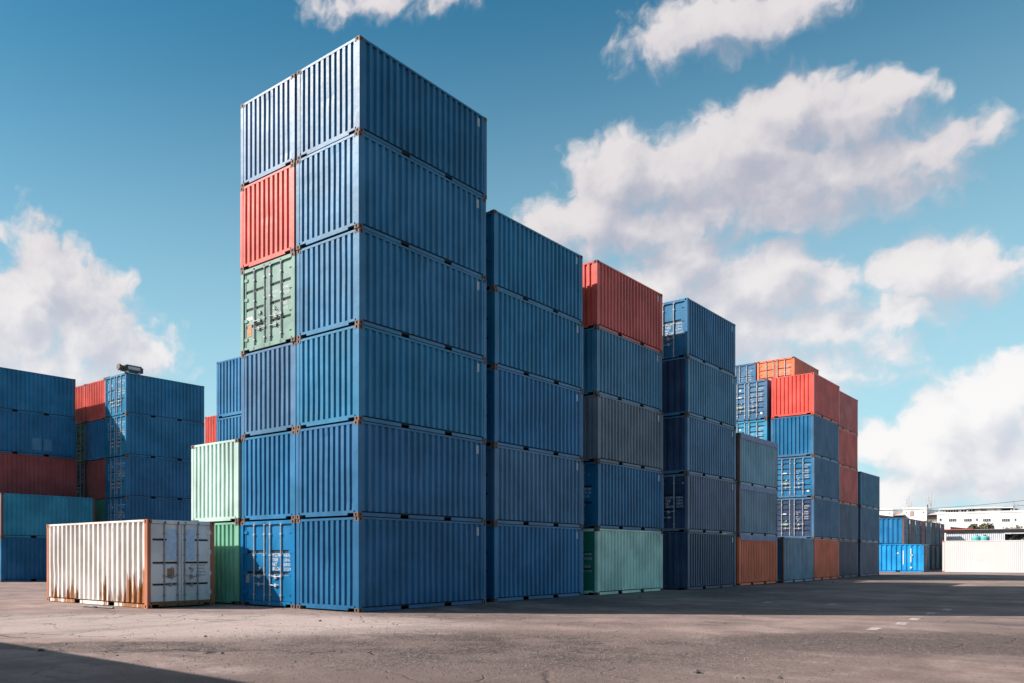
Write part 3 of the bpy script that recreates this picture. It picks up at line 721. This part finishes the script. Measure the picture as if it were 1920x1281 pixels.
for ix in (0, 1):
    for iy in (0, 1):
        for iz in (0, 1): link('corner_casting', cached(('cc', LR, HR, ix, iy, iz), 'corner_casting', lambda b: casting_mesh(b, LR, HR, W20, ix, iy, iz), 2), [PEACH, UNDER_SHADE], rf)
for xo in (.02, LR - .06):
    mb = MB(); mb.box(xo, xo + .04, .12, W20 - .12, .05, HR - .05); build('end_wall', mb, CREAM, rf)
mb = MB(); mb.box(.06, LR - .06, .06, W20 - .06, HR - .05, HR - .02); build('roof', mb, CREAM, rf)
mb = MB(); mb.box(.06, LR - .06, .06, W20 - .06, .08, .14); build('floor', mb, UNDER_SHADE, rf)

# ------------------------------------------------------------------ lifting head lying on the far left door stack
DARK = plain('dark_machine_paint', (.035, .038, .042), .5, .2, .3, 6)
t = empty('lifting_head', (11.45, 30.50, 5 * H20), 0); t.scale = (.66, 1, 1); tag(t, 'dark grey lifting head with a white lettered panel on top of the left blue stack', 'lifting gear')
mb = MB(); pr = [(.35, .12), (.35, .36), (.62, .50), (2.25, .50), (2.25, .42), (2.42, .42), (2.42, .10), (2.1, .10)]
n = len(pr); mb.add([(x, -.22, z) for x, z in pr] + [(x, .22, z) for x, z in pr], [tuple(range(n)), tuple(range(2 * n - 1, n - 1, -1))] + [(i, n + i, n + (i + 1) % n, (i + 1) % n) for i in range(n)])
build('beam', mb, DARK, t)
mb = MB(); mb.box(.75, 2.1, -.232, -.225, .20, .43); build('nameplate', mb, plain('nameplate_grey', (.30, .30, .31), .5, 0, .3, 8), t)
mb = MB()
for k, (x, ww) in enumerate(((.80, .13), (1.02, .06), (1.11, .09), (1.24, .05), (1.33, .08), (1.45, .10), (1.6, .06), (1.70, .08), (1.82, .05), (1.9, .09))): mb.box(x, x + ww, -.238, -.233, .25, .39)
build('marking', mb, MARKW, t)
mb = MB(); mb.tube((.05, 0, .30), (.40, 0, .27), .17, 12); mb.tube((-.12, 0, .32), (.06, 0, .30), .20, 12); build('sheave', mb, plain('dull_brown_metal', (.10, .085, .07), .6, .3), t)
for x in (.75, 2.05):
    mb = MB(); mb.box(x - .07, x + .07, -.2, .2, 0, .12); build('foot', mb, MARKW, t)
for x in (-.1, .12):
    mb = MB(); mb.tube((x, 0, -.0), (x, 0, .2), .012, 5); build('cable', mb, DARK, t)
mb = MB(); mb.box(-.22, .22, -.3, .3, 0, .16); mb.box(-.12, .2, -.2, .2, .16, .2)
tag(build('twist_lock_box', mb, DARK), 'small dark box lying on the half shaded red container', 'box').location = (12.35, 33.2, 5 * H20 + .0)

# ------------------------------------------------------------------ ground
def ground_mat():
    m = bpy.data.materials.new('worn_asphalt'); m.use_nodes = True; t = NT(m.node_tree); t.N.clear()
    tcn = t.n('ShaderNodeTexCoord'); P = tcn.outputs['Object']
    n1 = t.noise(P, .16, 5, .6); n2 = t.noise(P, .9, 6, .65); n3 = t.noise(P, 6, 6, .7); n4 = t.noise(P, 45, 3, .7)
    base = t.mix(t.ramp(n2, .3, .7), (.200, .145, .130), (.315, .236, .215))
    base = t.mix(t.ramp(n1, .42, .66), base, (.155, .120, .112))
    # pale trodden dust towards the left front, darker zones to the right front and nearest the camera
    sp = t.n('ShaderNodeSeparateXYZ'); t.put(sp.inputs[0], P)
    def ell(cx, cy, rx, ry, rot, e0=.75, e1=1.2):
        mp = t.n('ShaderNodeMapping', vector_type='TEXTURE'); t.put(mp.inputs[0], P)
        mp.inputs['Location'].default_value = (cx, cy, 0); mp.inputs['Rotation'].default_value = (0, 0, rot); mp.inputs['Scale'].default_value = (rx, ry, 1)
        fl = t.scalevec(mp.outputs[0], (1, 1, 0))
        ln = t.math('ADD', t.vm('LENGTH', fl), t.math('MULTIPLY', t.math('SUBTRACT', n2, .5), .8))
        ln = t.math('ADD', ln, t.math('MULTIPLY', t.math('SUBTRACT', n3, .5), .25))
        return t.ramp(ln, e0, e1, 1.0, 0.0)
    dust = ell(-5.5, .5, 6.5, 3.4, R(128))
    base = t.mix(t.math('MULTIPLY', dust, .75), base, (.43, .355, .33))
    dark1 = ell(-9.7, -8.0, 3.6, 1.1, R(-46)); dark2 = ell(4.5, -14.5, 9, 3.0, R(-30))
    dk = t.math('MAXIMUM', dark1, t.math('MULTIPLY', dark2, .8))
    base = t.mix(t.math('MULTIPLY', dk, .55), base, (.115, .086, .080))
    lane = t.noise(t.scalevec(P, (.10, .9, 1)), 1.0, 6, .65, .3)
    base = t.mix(t.math('MULTIPLY', t.ramp(lane, .46, .70), .5), base, (.135, .105, .098))
    base = t.mix(t.math('MULTIPLY', t.ramp(t.noise(t.scalevec(P, (.5, .22, 1)), 1.0, 7, .72), .55, .70), .45), base, (.46, .39, .365))
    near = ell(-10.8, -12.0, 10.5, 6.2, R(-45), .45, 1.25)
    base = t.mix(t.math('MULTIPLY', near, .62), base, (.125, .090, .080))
    # stains
    stn = t.math('MULTIPLY', t.ramp(t.noise(t.scalevec(P, (.55, .3, 1)), 1.0, 7, .72, .6), .56, .68), .6)
    base = t.mix(stn, base, (.07, .062, .06))
    # exposed aggregate where the surface has worn off
    agg = t.math('MAXIMUM', ell(-4.6, -7.4, 6.0, 3.9, R(-45), .45, 1.2), ell(-8.6, -3.2, 3.2, .9, R(-48)))
    agg = t.math('MULTIPLY', agg, t.ramp(n2, .34, .60, .25, 1.0))
    agg = t.math('MAXIMUM', agg, t.math('MULTIPLY', ell(1.2, -12.2, 4.5, 2.0, R(-40)), .75))
    agg = t.math('MULTIPLY', agg, t.math('SUBTRACT', 1.0, t.math('MULTIPLY', dark1, .9)))
    vs = t.voro(P, 15.0); vs2 = t.voro(P, 33.0)
    stone = t.ramp(t.math('MAXIMUM', vs, t.math('MULTIPLY', vs2, .85)), .34, .66)
    nz = t.ramp(t.noise(P, 22, 5, .8), .50, .57)
    nz2 = t.ramp(t.noise(P, 7.5, 4, .72), .50, .58)
    pit = t.math('MULTIPLY', t.math('MAXIMUM', t.math('MULTIPLY', stone, .8), t.math('MAXIMUM', t.math('MULTIPLY', nz, .8), nz2)), t.math('ADD', t.math('MULTIPLY', agg, 1.0), .20))
    base = t.mix(t.math('MULTIPLY', agg, .35), base, (.36, .275, .255)); base = t.mix(t.math('MULTIPLY', pit, .85), base, (.045, .036, .034))
    base = t.mix(t.math('MULTIPLY', t.ramp(n4, .62, .72), .35), base, (.52, .46, .43))
    # cracks
    wv = t.n('ShaderNodeTexNoise'); t.put(wv.inputs['Vector'], P); wv.inputs['Scale'].default_value = 1.6; wv.inputs['Detail'].default_value = 5
    Pw = t.vm('ADD', P, t.vm('SCALE', wv.outputs['Color'], sc_=.55))
    vd = t.n('ShaderNodeTexVoronoi', feature='DISTANCE_TO_EDGE'); t.put(vd.inputs['Vector'], t.scalevec(Pw, (1, 1, 0))); vd.inputs['Scale'].default_value = .95
    crm = t.math('MAXIMUM', ell(-9.1, .2, 2.6, .75, R(-40), .6, .95), t.math('MAXIMUM', ell(-8.0, -4.9, 3.8, .42, R(-50), .6, 1.0), t.math('MULTIPLY', t.ramp(n1, .46, .58), .42)))
    crk = t.math('MULTIPLY', t.ramp(vd.outputs['Distance'], .0, .030, 1, 0), crm)
    base = t.mix(t.math('MULTIPLY', crk, .85), base, (.035, .03, .028))
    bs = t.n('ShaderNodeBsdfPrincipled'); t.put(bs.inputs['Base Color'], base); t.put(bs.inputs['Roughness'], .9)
    bs.inputs['Specular IOR Level'].default_value = .2
    h = t.math('ADD', t.math('MULTIPLY', n3, .35), t.math('MULTIPLY', n2, .9))
    h = t.math('SUBTRACT', h, t.math('MULTIPLY', pit, .40)); h = t.math('SUBTRACT', h, t.math('MULTIPLY', crk, .9)); h = t.math('ADD', h, t.math('MULTIPLY', n4, .12))
    bp = t.n('ShaderNodeBump'); bp.inputs['Strength'].default_value = .9; bp.inputs['Distance'].default_value = .06
    t.put(bp.inputs['Height'], h); t.put(bs.inputs['Normal'], bp.outputs[0])
    o = t.n('ShaderNodeOutputMaterial'); t.L.new(bs.outputs[0], o.inputs[0]); return m
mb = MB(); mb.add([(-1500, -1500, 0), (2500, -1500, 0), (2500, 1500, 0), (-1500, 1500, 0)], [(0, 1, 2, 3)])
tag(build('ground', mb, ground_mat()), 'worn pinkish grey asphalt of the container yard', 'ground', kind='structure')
DASH = plain('worn_road_paint', (.36, .32, .30), .8, 0, .5, 9)
for k, (x, y, l) in enumerate(((3.92, -11.06, .75), (5.96, -11.17, .8), (7.70, -11.13, .85), (10.47, -11.03, .8), (12.67, -11.07, .8), (13.17, -6.22, .8), (13.3, -8.05, .8))):
    mb = MB(); nn = 6; pts = []
    for i in range(nn + 1): pts.append((-l/2 + l*i/nn, -.10 + random.uniform(-.02, .02), 0))
    for i in range(nn, -1, -1): pts.append((-l/2 + l*i/nn, .10 + random.uniform(-.02, .02), 0))
    mb.add(pts, [tuple(range(len(pts)))])
    o = build('road_dash', mb, DASH); o.location = (x, y, .004); o.rotation_euler = (0, 0, R(4))
    lab = ['worn white ground dash nearest the camera in the sunlit line', 'worn white ground dash second in the sunlit line', 'worn white ground dash third in the sunlit line, next to the shadow', 'faint white ground dash just inside the shadow edge, right', 'faint white ground dash further inside the shadow, right', 'faint pale ground dash in the shade before the fourth stack', 'faint pale ground dash in the shade, nearer the camera than its pair'][k]
    tag(o, lab, 'road marking', 'worn dashes painted on the ground')
mb = MB(); mb.tube((0, 0, .03), (1.35, -.28, .03), .035, 7); mb.box(.5, .62, -.2, .02, .01, .05)
o = build('metal_bar', mb, BARK); tag(o, 'dark metal bar lying on the ground along the rusty white container', 'metal bar'); p = on_x(158, 1134, -3.9); o.location = (p.x, p.y, 0); o.rotation_euler = (0, 0, R(-72))
STONE = plain('stone', (.10, .09, .085), .9, 0, .3, 20)
def stone(px, py, s, lab):
    d = ray(px, py); k = -CZ / d.z; p = Vector((CX, CY, CZ)) + d * k
    mb = MB(); rr = random.Random(px); vs = []; nr = 7
    for zi, (zz, q) in enumerate(((0, 1.0), (.4, .95), (.75, .6))):
        for i in range(nr): a = 2 * math.pi * i / nr; e = rr.uniform(.75, 1.15) * q; vs.append((s * e * math.cos(a), s * .8 * e * math.sin(a), s * zz * .8))
    vs.append((0, 0, s * .7)); fs = []
    for z in range(2):
        for i in range(nr): j = (i + 1) % nr; fs.append((z*nr+i, z*nr+j, (z+1)*nr+j, (z+1)*nr+i))
    fs += [(2*nr+i, 2*nr+(i+1) % nr, 3*nr) for i in range(nr)]
    mb.add(vs, fs); o = build('stone', mb, STONE); o.location = (p.x, p.y, 0); tag(o, lab, 'stone', 'loose stones on the asphalt')
stone(1306, 1262, .075, 'dark stone lying near the bottom edge right of centre')
stone(1461, 1272, .045, 'small dark stone at the bottom edge, further right')
stone(385, 1194, .04, 'small stone on the dusty ground before the white container')
stone(600, 1165, .05, 'small pale stone before the blue doors')
stone(1200, 1121, .06, 'stone in the shade before the mint green container')
stone(77, 1221, .06, 'pale stone at the edge of the foreground shadow')
stone(1562, 1093, .08, 'stone in the shade before the faded orange container')

rr_ = random.Random(11); mb = MB()
for i in range(5200):
    if i < 3600: a, b = rr_.gauss(0, 3.2), rr_.gauss(0, 2.4); x, y = -4.8 + .71 * a - .71 * b, -7.2 - .71 * a - .71 * b
    elif i < 4300: x, y = rr_.uniform(0, 13), -abs(rr_.gauss(0, .18)) - .02
    elif i < 4700: x, y = -.05 - abs(rr_.gauss(0, .2)), rr_.uniform(0, 5)
    else: x, y = rr_.uniform(-12, 16), rr_.uniform(-16, 4)
    if x > .0 and y > -.01: continue
    q = rr_.uniform(.006, .02) * (1.35 if rr_.random() < .04 else .8); th = rr_.uniform(0, 6.3)
    vs = [(x + q * math.cos(th + k * 1.5708) * (1.3 if k % 2 else .8), y + q * math.sin(th + k * 1.5708) * (1.3 if k % 2 else .8), 0) for k in range(4)] + [(x, y, q * rr_.uniform(.7, 1.2))]
    mb.add(vs, [(0, 1, 4), (1, 2, 4), (2, 3, 4), (3, 0, 4)])
tag(build('loose_grit', mb, plain('grit', (.16, .13, .12), .9, 0, .6, 40)), 'loose grit scattered over the worn asphalt and along the container bases', 'grit', kind='stuff')

# ------------------------------------------------------------------ buildings beyond the yard
WALLW = plain('white_render', (.80, .79, .77), .8, 0, .06, .8)
WALLG = plain('grey_render', (.55, .54, .53), .8, 0, .1, .8)
GLASS = plain('dark_window', (.03, .035, .045), .25, 0, .3, 3)
FRAMEG = plain('window_frame', (.35, .35, .36), .5)
DOORB = plain('brown_shutter', (.42, .28, .22), .6, 0, .3, 6)
ROOFT = plain('pink_roof', (.50, .38, .36), .8, 0, .2, 2)
FASC = plain('dark_fascia', (.012, .012, .014), .7)
REDT = plain('red_trim', (.45, .10, .08), .6)
def wall_px(mb, X, px0, px1, py0, py1, dep, mi=0):                    # block on plane X spanning photo pixels, going dep metres back
    a = on_x(px0, py1, X); b = on_x(px1, py0, X)
    mb.box(X, X + dep, b.y, a.y, a.z, b.z, mi); return a, b
XB = 122.0
bld = empty('factory_building', (XB, 4, 0)); tag(bld, 'long white factory building with a flat canopy roof and a row of dark windows', 'building')
def bpart(name, fn, mat, parent):
    mb = MB(); fn(mb); mb.v = [(x - parent_loc(parent)[0], y - parent_loc(parent)[1], z - parent_loc(parent)[2]) for x, y, z in mb.v]
    return build(name, mb, mat, parent)
def parent_loc(p):
    l = Vector((0, 0, 0))
    while p: l += p.location; p = p.parent
    return l
def bz(px, X, py): return on_x(px, py, X)
a0 = on_x(1757, 962, XB).y; a1 = on_x(2120, 962, XB).y; ztop = on_x(1838, 960.5, XB).z
w_ = bpart('wall', lambda b: b.box(XB, XB + 14, a1, a0, 0, ztop), WALLW, bld)
bpart('parapet', lambda b: b.box(XB - .06, XB + .2, a1, a0 + .05, ztop - .12, ztop + .1), WALLW, bld)
def win(par, X, px0, px1, py0, py1, panes=3, mat=GLASS, nm='window'):
    a = on_x(px0, py1, X); b = on_x(px1, py0, X)
    f = bpart(nm, lambda m: m.box(X - .05, X + .02, b.y, a.y, a.z, b.z), FRAMEG, par)
    for k in range(panes):
        ya = b.y + (a.y - b.y) * k / panes + .04; yb = b.y + (a.y - b.y) * (k + 1) / panes - .04
        mb = MB(); mb.box(X - .06, X - .045, ya, yb, a.z + .05, b.z - .05); mb.v = [tuple(Vector(q) - parent_loc(par)) for q in mb.v]; build('pane', mb, mat, f)
for (q0, q1) in ((1779, 1792.5), (1807.5, 1821.3), (1843, 1857), (1878.5, 1893)): win(bld, XB, q0, q1, 972.5, 978, 4)
for (q0, q1) in ((1761.5, 1765), (1830, 1833), (1902, 1905)): win(bld, XB, q0, q1, 972, 977, 1)
zc0 = on_x(1838, 953.8, XB).z; zc1 = on_x(1838, 951.3, XB).z
def canopy(b):
    b.box(XB + .25, XB + 9, on_x(1899, 950, XB).y, on_x(1760, 950, XB).y, zc0, zc1)
bpart('canopy_roof', canopy, WALLW, bld)
bpart('canopy_soffit', lambda b: b.box(XB + .3, XB + 8.9, on_x(1899, 950, XB).y + .1, on_x(1760, 950, XB).y - .1, zc0 - .12, zc0 - .003), FASC, bld)
ph = bpart('penthouse', lambda b: b.box(XB + .6, XB + 7, on_x(1875, 950, XB).y, on_x(1826, 950, XB).y, ztop, zc0 - .14), WALLW, bld)
pp = bpart('shutter', lambda b: b.box(XB + .5, XB + .62, on_x(1849.5, 960, XB + .5).y, on_x(1839, 960, XB + .5).y, ztop - .9, zc0 - .2), DOORB, bld)
for q in (1832, 1867): win(bld, XB + .58, q - 1.3, q + 1.5, 954.8, 957.6, 1, DOORB)
for q in (1763, 1772, 1800, 1814, 1896): bpart('column', lambda b: b.box(XB, XB + .12, on_x(q, 955, XB).y - .06, on_x(q, 955, XB).y + .06, ztop, zc0 - .14), FRAMEG, bld)
def rail(b):
    for q in range(1762, 1826, 5): y = on_x(q, 955, XB).y; b.box(XB + .05, XB + .08, y - .02, y + .02, ztop, ztop + .55)
    b.box(XB + .04, XB + .09, on_x(1826, 955, XB).y, on_x(1761, 955, XB).y, ztop + .52, ztop + .58)
bpart('roof_railing', rail, FRAMEG, bld)
def frame_(b):
    for q in (1902, 1910): y = on_x(q, 955, XB).y; b.box(XB + .3, XB + .36, y - .03, y + .03, ztop, ztop + .9)
    b.box(XB + .3, XB + .36, on_x(1910, 955, XB).y, on_x(1902, 955, XB).y, ztop + .84, ztop + .9)
    y = on_x(1900, 955, XB).y; b.tube((XB + .3, y, ztop), (XB + .3, y, ztop + 1.3), .05, 6)
bpart('roof_frame', frame_, FRAMEG, bld)

XC = 128.0
def small_building(name, label, px0, px1, pyt, wins, door=None, roof=None):
    ya, yb = on_x(px0, pyt, XC).y, on_x(px1, pyt, XC).y; zt = on_x((px0 + px1) / 2, pyt, XC).z
    b_ = empty(name, (XC, (ya + yb) / 2, 0)); tag(b_, label, 'building')
    bpart('wall', lambda b: b.box(XC, XC + 9, yb, ya, 0, zt), WALLW, b_)
    bpart('parapet', lambda b: b.box(XC - .08, XC + .2, yb - .05, ya + .05, zt - .1, zt + .12), WALLW, b_)
    for wn in wins: win(b_, XC, *wn, 1)
    if door:
        win(b_, XC, *door, 1, DOORB, 'doorway')
    return b_
small_building('white_house', 'white flat roofed block with a doorway and two small windows, under the antenna masts', 1693, 1737.5, 953.5, [(1697.5, 1700.5, 960, 962), (1729.5, 1732.5, 959, 961.5)], (1706, 1713, 958.5, 968))
small_building('white_house', 'small white block beside the last container stack, partly hidden', 1645, 1674, 955.5, [(1665.8, 1669, 961, 963)])
def gable(label, px0, px1, pyr, pye, X):
    ya, yb = on_x(px0, pye, X).y, on_x(px1, pye, X).y; ze = on_x((px0+px1)/2, pye, X).z; zr = on_x((px0+px1)/2, pyr, X).z
    b_ = empty('tiled_shed', (X, (ya + yb) / 2, 0)); tag(b_, label, 'shed')
    bpart('wall', lambda b: b.box(X + .5, X + 6, yb + .1, ya - .1, 0, ze - .15), WALLG, b_)
    bpart('eave', lambda b: b.box(X + .2, X + 6, yb, ya, ze - .6, ze - .02), FASC, b_)
    bpart('roof', lambda b: b.add([(X, yb, ze), (X, ya, ze), (X + 4, ya - (ya-yb)*.3, zr), (X + 4, yb + (ya-yb)*.3, zr), (X + 8, yb, ze), (X + 8, ya, ze)], [(0, 3, 2, 1), (3, 4, 5, 2), (0, 4, 3), (1, 2, 5)]), ROOFT, b_)
gable('low pink roofed shed between the two white blocks', 1674.5, 1693, 960, 966.5, 126)
gable('pink roofed shed with a dark eave left of the factory building', 1738, 1759, 958.5, 965.5, 126)
# dark roofed sheds in front of the building
XS = 104.0
def shed(name, label, px0, px1, pyt, pyb, wallcol, slope=0.0):
    ya, yb = on_x(px0, pyt, XS).y, on_x(px1, pyt, XS).y; zt = on_x(1838, pyt, XS).z; zb = on_x(1838, pyb, XS).z
    b_ = empty(name, (XS, (ya + yb) / 2, 0)); tag(b_, label, 'shed')
    bpart('fascia', lambda b: b.box(XS - .10, XS - .04, yb, ya, zb, zt), FASC, b_)
    bpart('roof', lambda b: b.add([(XS - .06, yb, zt), (XS - .06, ya, zt), (XS + 8, ya, zt - .3), (XS + 8, yb, zt - .3), (XS - .06, yb, zt + .03), (XS - .06, ya, zt + .03), (XS + 8, ya, zt - .27), (XS + 8, yb, zt - .27)], [(0, 1, 2, 3), (4, 7, 6, 5), (0, 4, 5, 1), (2, 6, 7, 3), (1, 5, 6, 2), (0, 3, 7, 4)]), WALLG, b_)
    return b_, ya, yb, zb, zt
s1, ya, yb, zb, zt = shed('corrugated_shed', 'long low shed with dark fascia and pale corrugated wall behind the cream container', 1770, 2080, 993, 998.6, None)
PALE = plain('pale_corrugated_wall', (.58, .59, .63), .5, 0, .15, 1.5)
yo = on_x(1884, 1000, XS).y
def corw(b):
    n = 60; vs = []
    for i in range(n + 1):
        y = ya - .2 + (yo - ya + .2) * i / n; x = XS + (.04 if i % 2 else 0); vs += [(x, y, 0), (x, y, zb + .02)]
    b.add(vs, [(2*i, 2*i+1, 2*i+3, 2*i+2) for i in range(n)])
bpart('corrugated_wall', corw, PALE, s1)
bpart('red_trim', lambda b: b.box(XS - .16, XS - .104, on_x(1826, 993, XS).y, ya, zt - .02, zt + .10), REDT, s1)
bpart('beam', lambda b: b.box(XS - .1, XS + .1, yb, yo, zb - .2, zb - .08), PALE, s1)
bpart('back_wall', lambda b: b.box(XS + 6, XS + 6.2, yb, yo, 0, zb + .1), FASC, s1)
def tarpw(b):
    n, m_ = 40, 6; vs = []
    for i in range(n + 1):
        y = yo + (yb - yo) * i / n
        for j in range(m_ + 1):
            z = zb - .3 - (zb - 1.2) * j / m_ - .25 * math.sin(i * .9 + j); vs.append((XS + .6 + .35 * math.sin(i * 1.3 + j * 1.9), y, z))
    b.add(vs, [(i*(m_+1)+j, i*(m_+1)+j+1, (i+1)*(m_+1)+j+1, (i+1)*(m_+1)+j) for i in range(n) for j in range(m_)])
bpart('shade_net', tarpw, plain('grey_net', (.16, .16, .17), .8, 0, .6, 1.2), s1)
yr, yl = on_x(1836, 990, XS + 3).y, on_x(1783, 990, XS + 3).y
b2 = empty('lean_to_roof', (XS + 3, yl, 0)); tag(b2, 'dark sloping lean-to roof rising above the left end of the long shed', 'roof')
z0_ = on_x(1783, 988, XS + 3).z; z1_ = on_x(1836, 992.6, XS + 3).z; zz = on_x(1783, 993, XS + 3).z
bpart('roof', lambda b: b.add([(XS+2.6, yl, z0_), (XS+2.6, yr, z1_), (XS+2.6, yr, zz - .4), (XS+2.6, yl, zz - .4), (XS+6, yl, z0_), (XS+6, yr, z1_), (XS+6, yr, zz - .4), (XS+6, yl, zz - .4)], [(0,1,2,3),(7,6,5,4),(0,4,5,1),(1,5,6,2),(3,2,6,7),(0,3,7,4)]), FASC, b2)
bpart('post', lambda b: (b.box(XS+3, XS+3.2, yl - .3, yl - .1, 0, zz - .38), b.box(XS+3, XS+3.2, yr + .1, yr + .3, 0, zz - .38)), FRAMEG, b2)
XL = 112.0
yl, yr = on_x(1640, 970, XL).y, on_x(1690, 970, XL).y
b3 = empty('dark_roofed_shed', (XL, yl, 0)); tag(b3, 'shed with a dark sloping roof edge just above the upper blue container', 'shed')
zl, zr_ = on_x(1640, 964.5, XL).z, on_x(1690, 970.2, XL).z
bpart('roof', lambda b: b.add([(XL, yl, zl), (XL, yr, zr_), (XL, yr, zr_ - .12), (XL, yl, zl - .45), (XL+8, yl, zl), (XL+8, yr, zr_), (XL+8, yr, zr_ - .12), (XL+8, yl, zl - .45)], [(0,1,2,3),(7,6,5,4),(0,4,5,1),(1,5,6,2),(3,2,6,7),(0,3,7,4)]), FASC, b3)
bpart('wall', lambda b: b.box(XL + .4, XL + 7, yr + .2, yl, 0, zr_ - .3), WALLG, b3)
# teal water tanks
TEAL = plain('teal_plastic', srgb(96, 168, 166), .4, 0, .1, 2)
for px, lab in ((1831.3, 'teal water tank standing left of its pair behind the cream container'), (1846.8, 'teal water tank with a dark lid, right of its pair behind the cream container')):
    p = on_x(px, 1040, 97); r_ = 6.8 * 95 / FPX * 1.02
    t = empty('water_tank', (p.x, p.y, 0)); tag(t, lab, 'water tank', 'water tanks behind the cream container')
    zs_ = on_x(px, 1008, 97).z; zt_ = on_x(px, 1004.6, 97).z
    mb = MB(); mb.tube((0, 0, .6), (0, 0, zs_), r_, 24); zm_ = zs_ + (zt_ - zs_) * .55; mb.tube((0, 0, zs_), (0, 0, zm_), r_ * .98, 24, 0, r_ * .82); mb.tube((0, 0, zm_), (0, 0, zt_), r_ * .82, 24, 0, r_ * .35); build('body', mb, TEAL, t)
    mb = MB(); mb.tube((0, 0, zt_), (0, 0, zt_ + .1), r_ * .3, 16); build('lid', mb, DARK if px > 1840 else TEAL, t)
    mb = MB(); mb.box(-r_, r_, -r_, r_, 0, .6); build('plinth', mb, WALLG, t)
# antenna masts
for px, pt, lab in ((1704, 930, 'antenna mast with panels left of the pair, over the white block'), (1740, 928.5, 'left antenna mast of the pair beside the factory canopy'), (1746.5, 925.5, 'taller right antenna mast of the pair beside the factory canopy')):
    X = 134; b_ = on_x(px, 960, X); zt = on_x(px, pt, X).z
    t = empty('antenna_mast', (X, b_.y, 0)); tag(t, lab, 'antenna', 'antenna masts on the skyline')
    mb = MB(); mb.tube((0, 0, 0), (0, 0, zt), .10, 6, 0, .035); build('pole', mb, FRAMEG, t)
    for k, (dy, dz, hgt) in enumerate(((.28, .5, .9), (-.28, .9, .9), (.05, 1.4, .7), (.45, 1.6, .5))):
        mb = MB(); mb.box(-.06, .06, dy - .06, dy + .06, zt - dz - hgt, zt - dz); mb.box(-.02, .02, min(0, dy), max(0, dy), zt - dz - hgt * .6, zt - dz - hgt * .6 + .04); build('antenna_panel', mb, FRAMEG, t)
# power lines
for (pa, pb, lab) in (((1640, 957.0), (2010, 928), 'upper power line crossing the sky at the right'), ((1640, 957.5), (2010, 940), 'lower power line crossing the sky at the right')):
    A = on_x(*pa, 116); B = on_x(*pb, 98); mb = MB(); last = None
    for i in range(25):
        f = i / 24; q = A.lerp(B, f); q.z -= .35 * math.sin(math.pi * f)
        if last: mb.tube(last, q, .022, 5)
        last = q
    o = build('power_line', mb, FASC); tag(o, lab, 'power line', 'power lines on the right')
# ------------------------------------------------------------------ trees behind the sheds
def leaf_mat(name, c0, c1):
    m = bpy.data.materials.new(name); m.use_nodes = True; t = NT(m.node_tree); t.N.clear()
    geo = t.n('ShaderNodeNewGeometry'); n = t.noise(geo.outputs['Position'], 2.3, 4, .7)
    bs = t.n('ShaderNodeBsdfPrincipled'); t.put(bs.inputs['Base Color'], t.mix(t.ramp(n, .35, .65), c0, c1)); bs.inputs['Roughness'].default_value = .7
    o = t.n('ShaderNodeOutputMaterial'); t.L.new(bs.outputs[0], o.inputs[0]); return m
LEAF = leaf_mat('dry_olive_leaves', (.055, .06, .03), (.17, .15, .09)); BARKM = plain('bark', (.10, .08, .06), .9, 0, .3, 8)
def tree(px0, px1, pyt, X, lab, n=900, seed=1):
    rr = random.Random(seed); ya, yb = on_x(px0, pyt, X).y, on_x(px1, pyt, X).y; zt = on_x((px0 + px1) / 2, pyt, X).z
    R_ = abs(ya - yb) / 2; t = empty('bushy_tree', (X, (ya + yb) / 2, 0)); tag(t, lab, 'tree', 'trees behind the sheds')
    h = zt * .62
    mb = MB(); mb.tube((0, 0, 0), (.1, .1, h * .6), .16, 7, 0, .11)
    for k in range(6):
        a = k * 1.05; mb.tube((.1, .1, h * .55), (R_ * .6 * math.cos(a), R_ * .6 * math.sin(a), h + (zt - h) * rr.uniform(.2, .7)), .07, 5, 0, .02)
    build('trunk', mb, BARKM, t)
    mb = MB(); cl = [(rr.uniform(-.7, .7), rr.uniform(-.75, .75), rr.uniform(-.2, .75), rr.uniform(.25, .45)) for _ in range(16)]
    for _ in range(n):
        cx, cy, cz, cr = rr.choice(cl); v = Vector((rr.gauss(0, 1), rr.gauss(0, 1), rr.gauss(0, 1))).normalized() * cr * rr.uniform(.5, 1.1)
        p = Vector(((cx + v.x) * R_, (cy + v.y) * R_, h + (zt - h) * (cz * .75 + v.z * .6 + .15)))
        d = Vector((rr.gauss(0, 1), rr.gauss(0, 1), rr.uniform(-.9, .3))).normalized() * rr.uniform(.22, .5); s = d.cross(Vector((rr.gauss(0, 1), rr.gauss(0, 1), rr.gauss(0, 1)))).normalized() * rr.uniform(.05, .11)
        mb.add([p, p + d * .5 + s, p + d, p + d * .5 - s], [(0, 1, 2, 3)])
    build('crown', mb, LEAF, t)
tree(1817, 1865, 976, 114, 'round bushy tree with drooping dry leaves in front of the factory wall', 2200, 3)
tree(1734, 1756, 970, 113, 'small olive tree behind the upper far right row', 900, 5)
tree(1878, 1905, 983, 112, 'low ragged shrub tree at the right behind the shed', 700, 8)
tree(1902, 1945, 978, 112, 'ragged tree at the right edge behind the shed', 1000, 9)
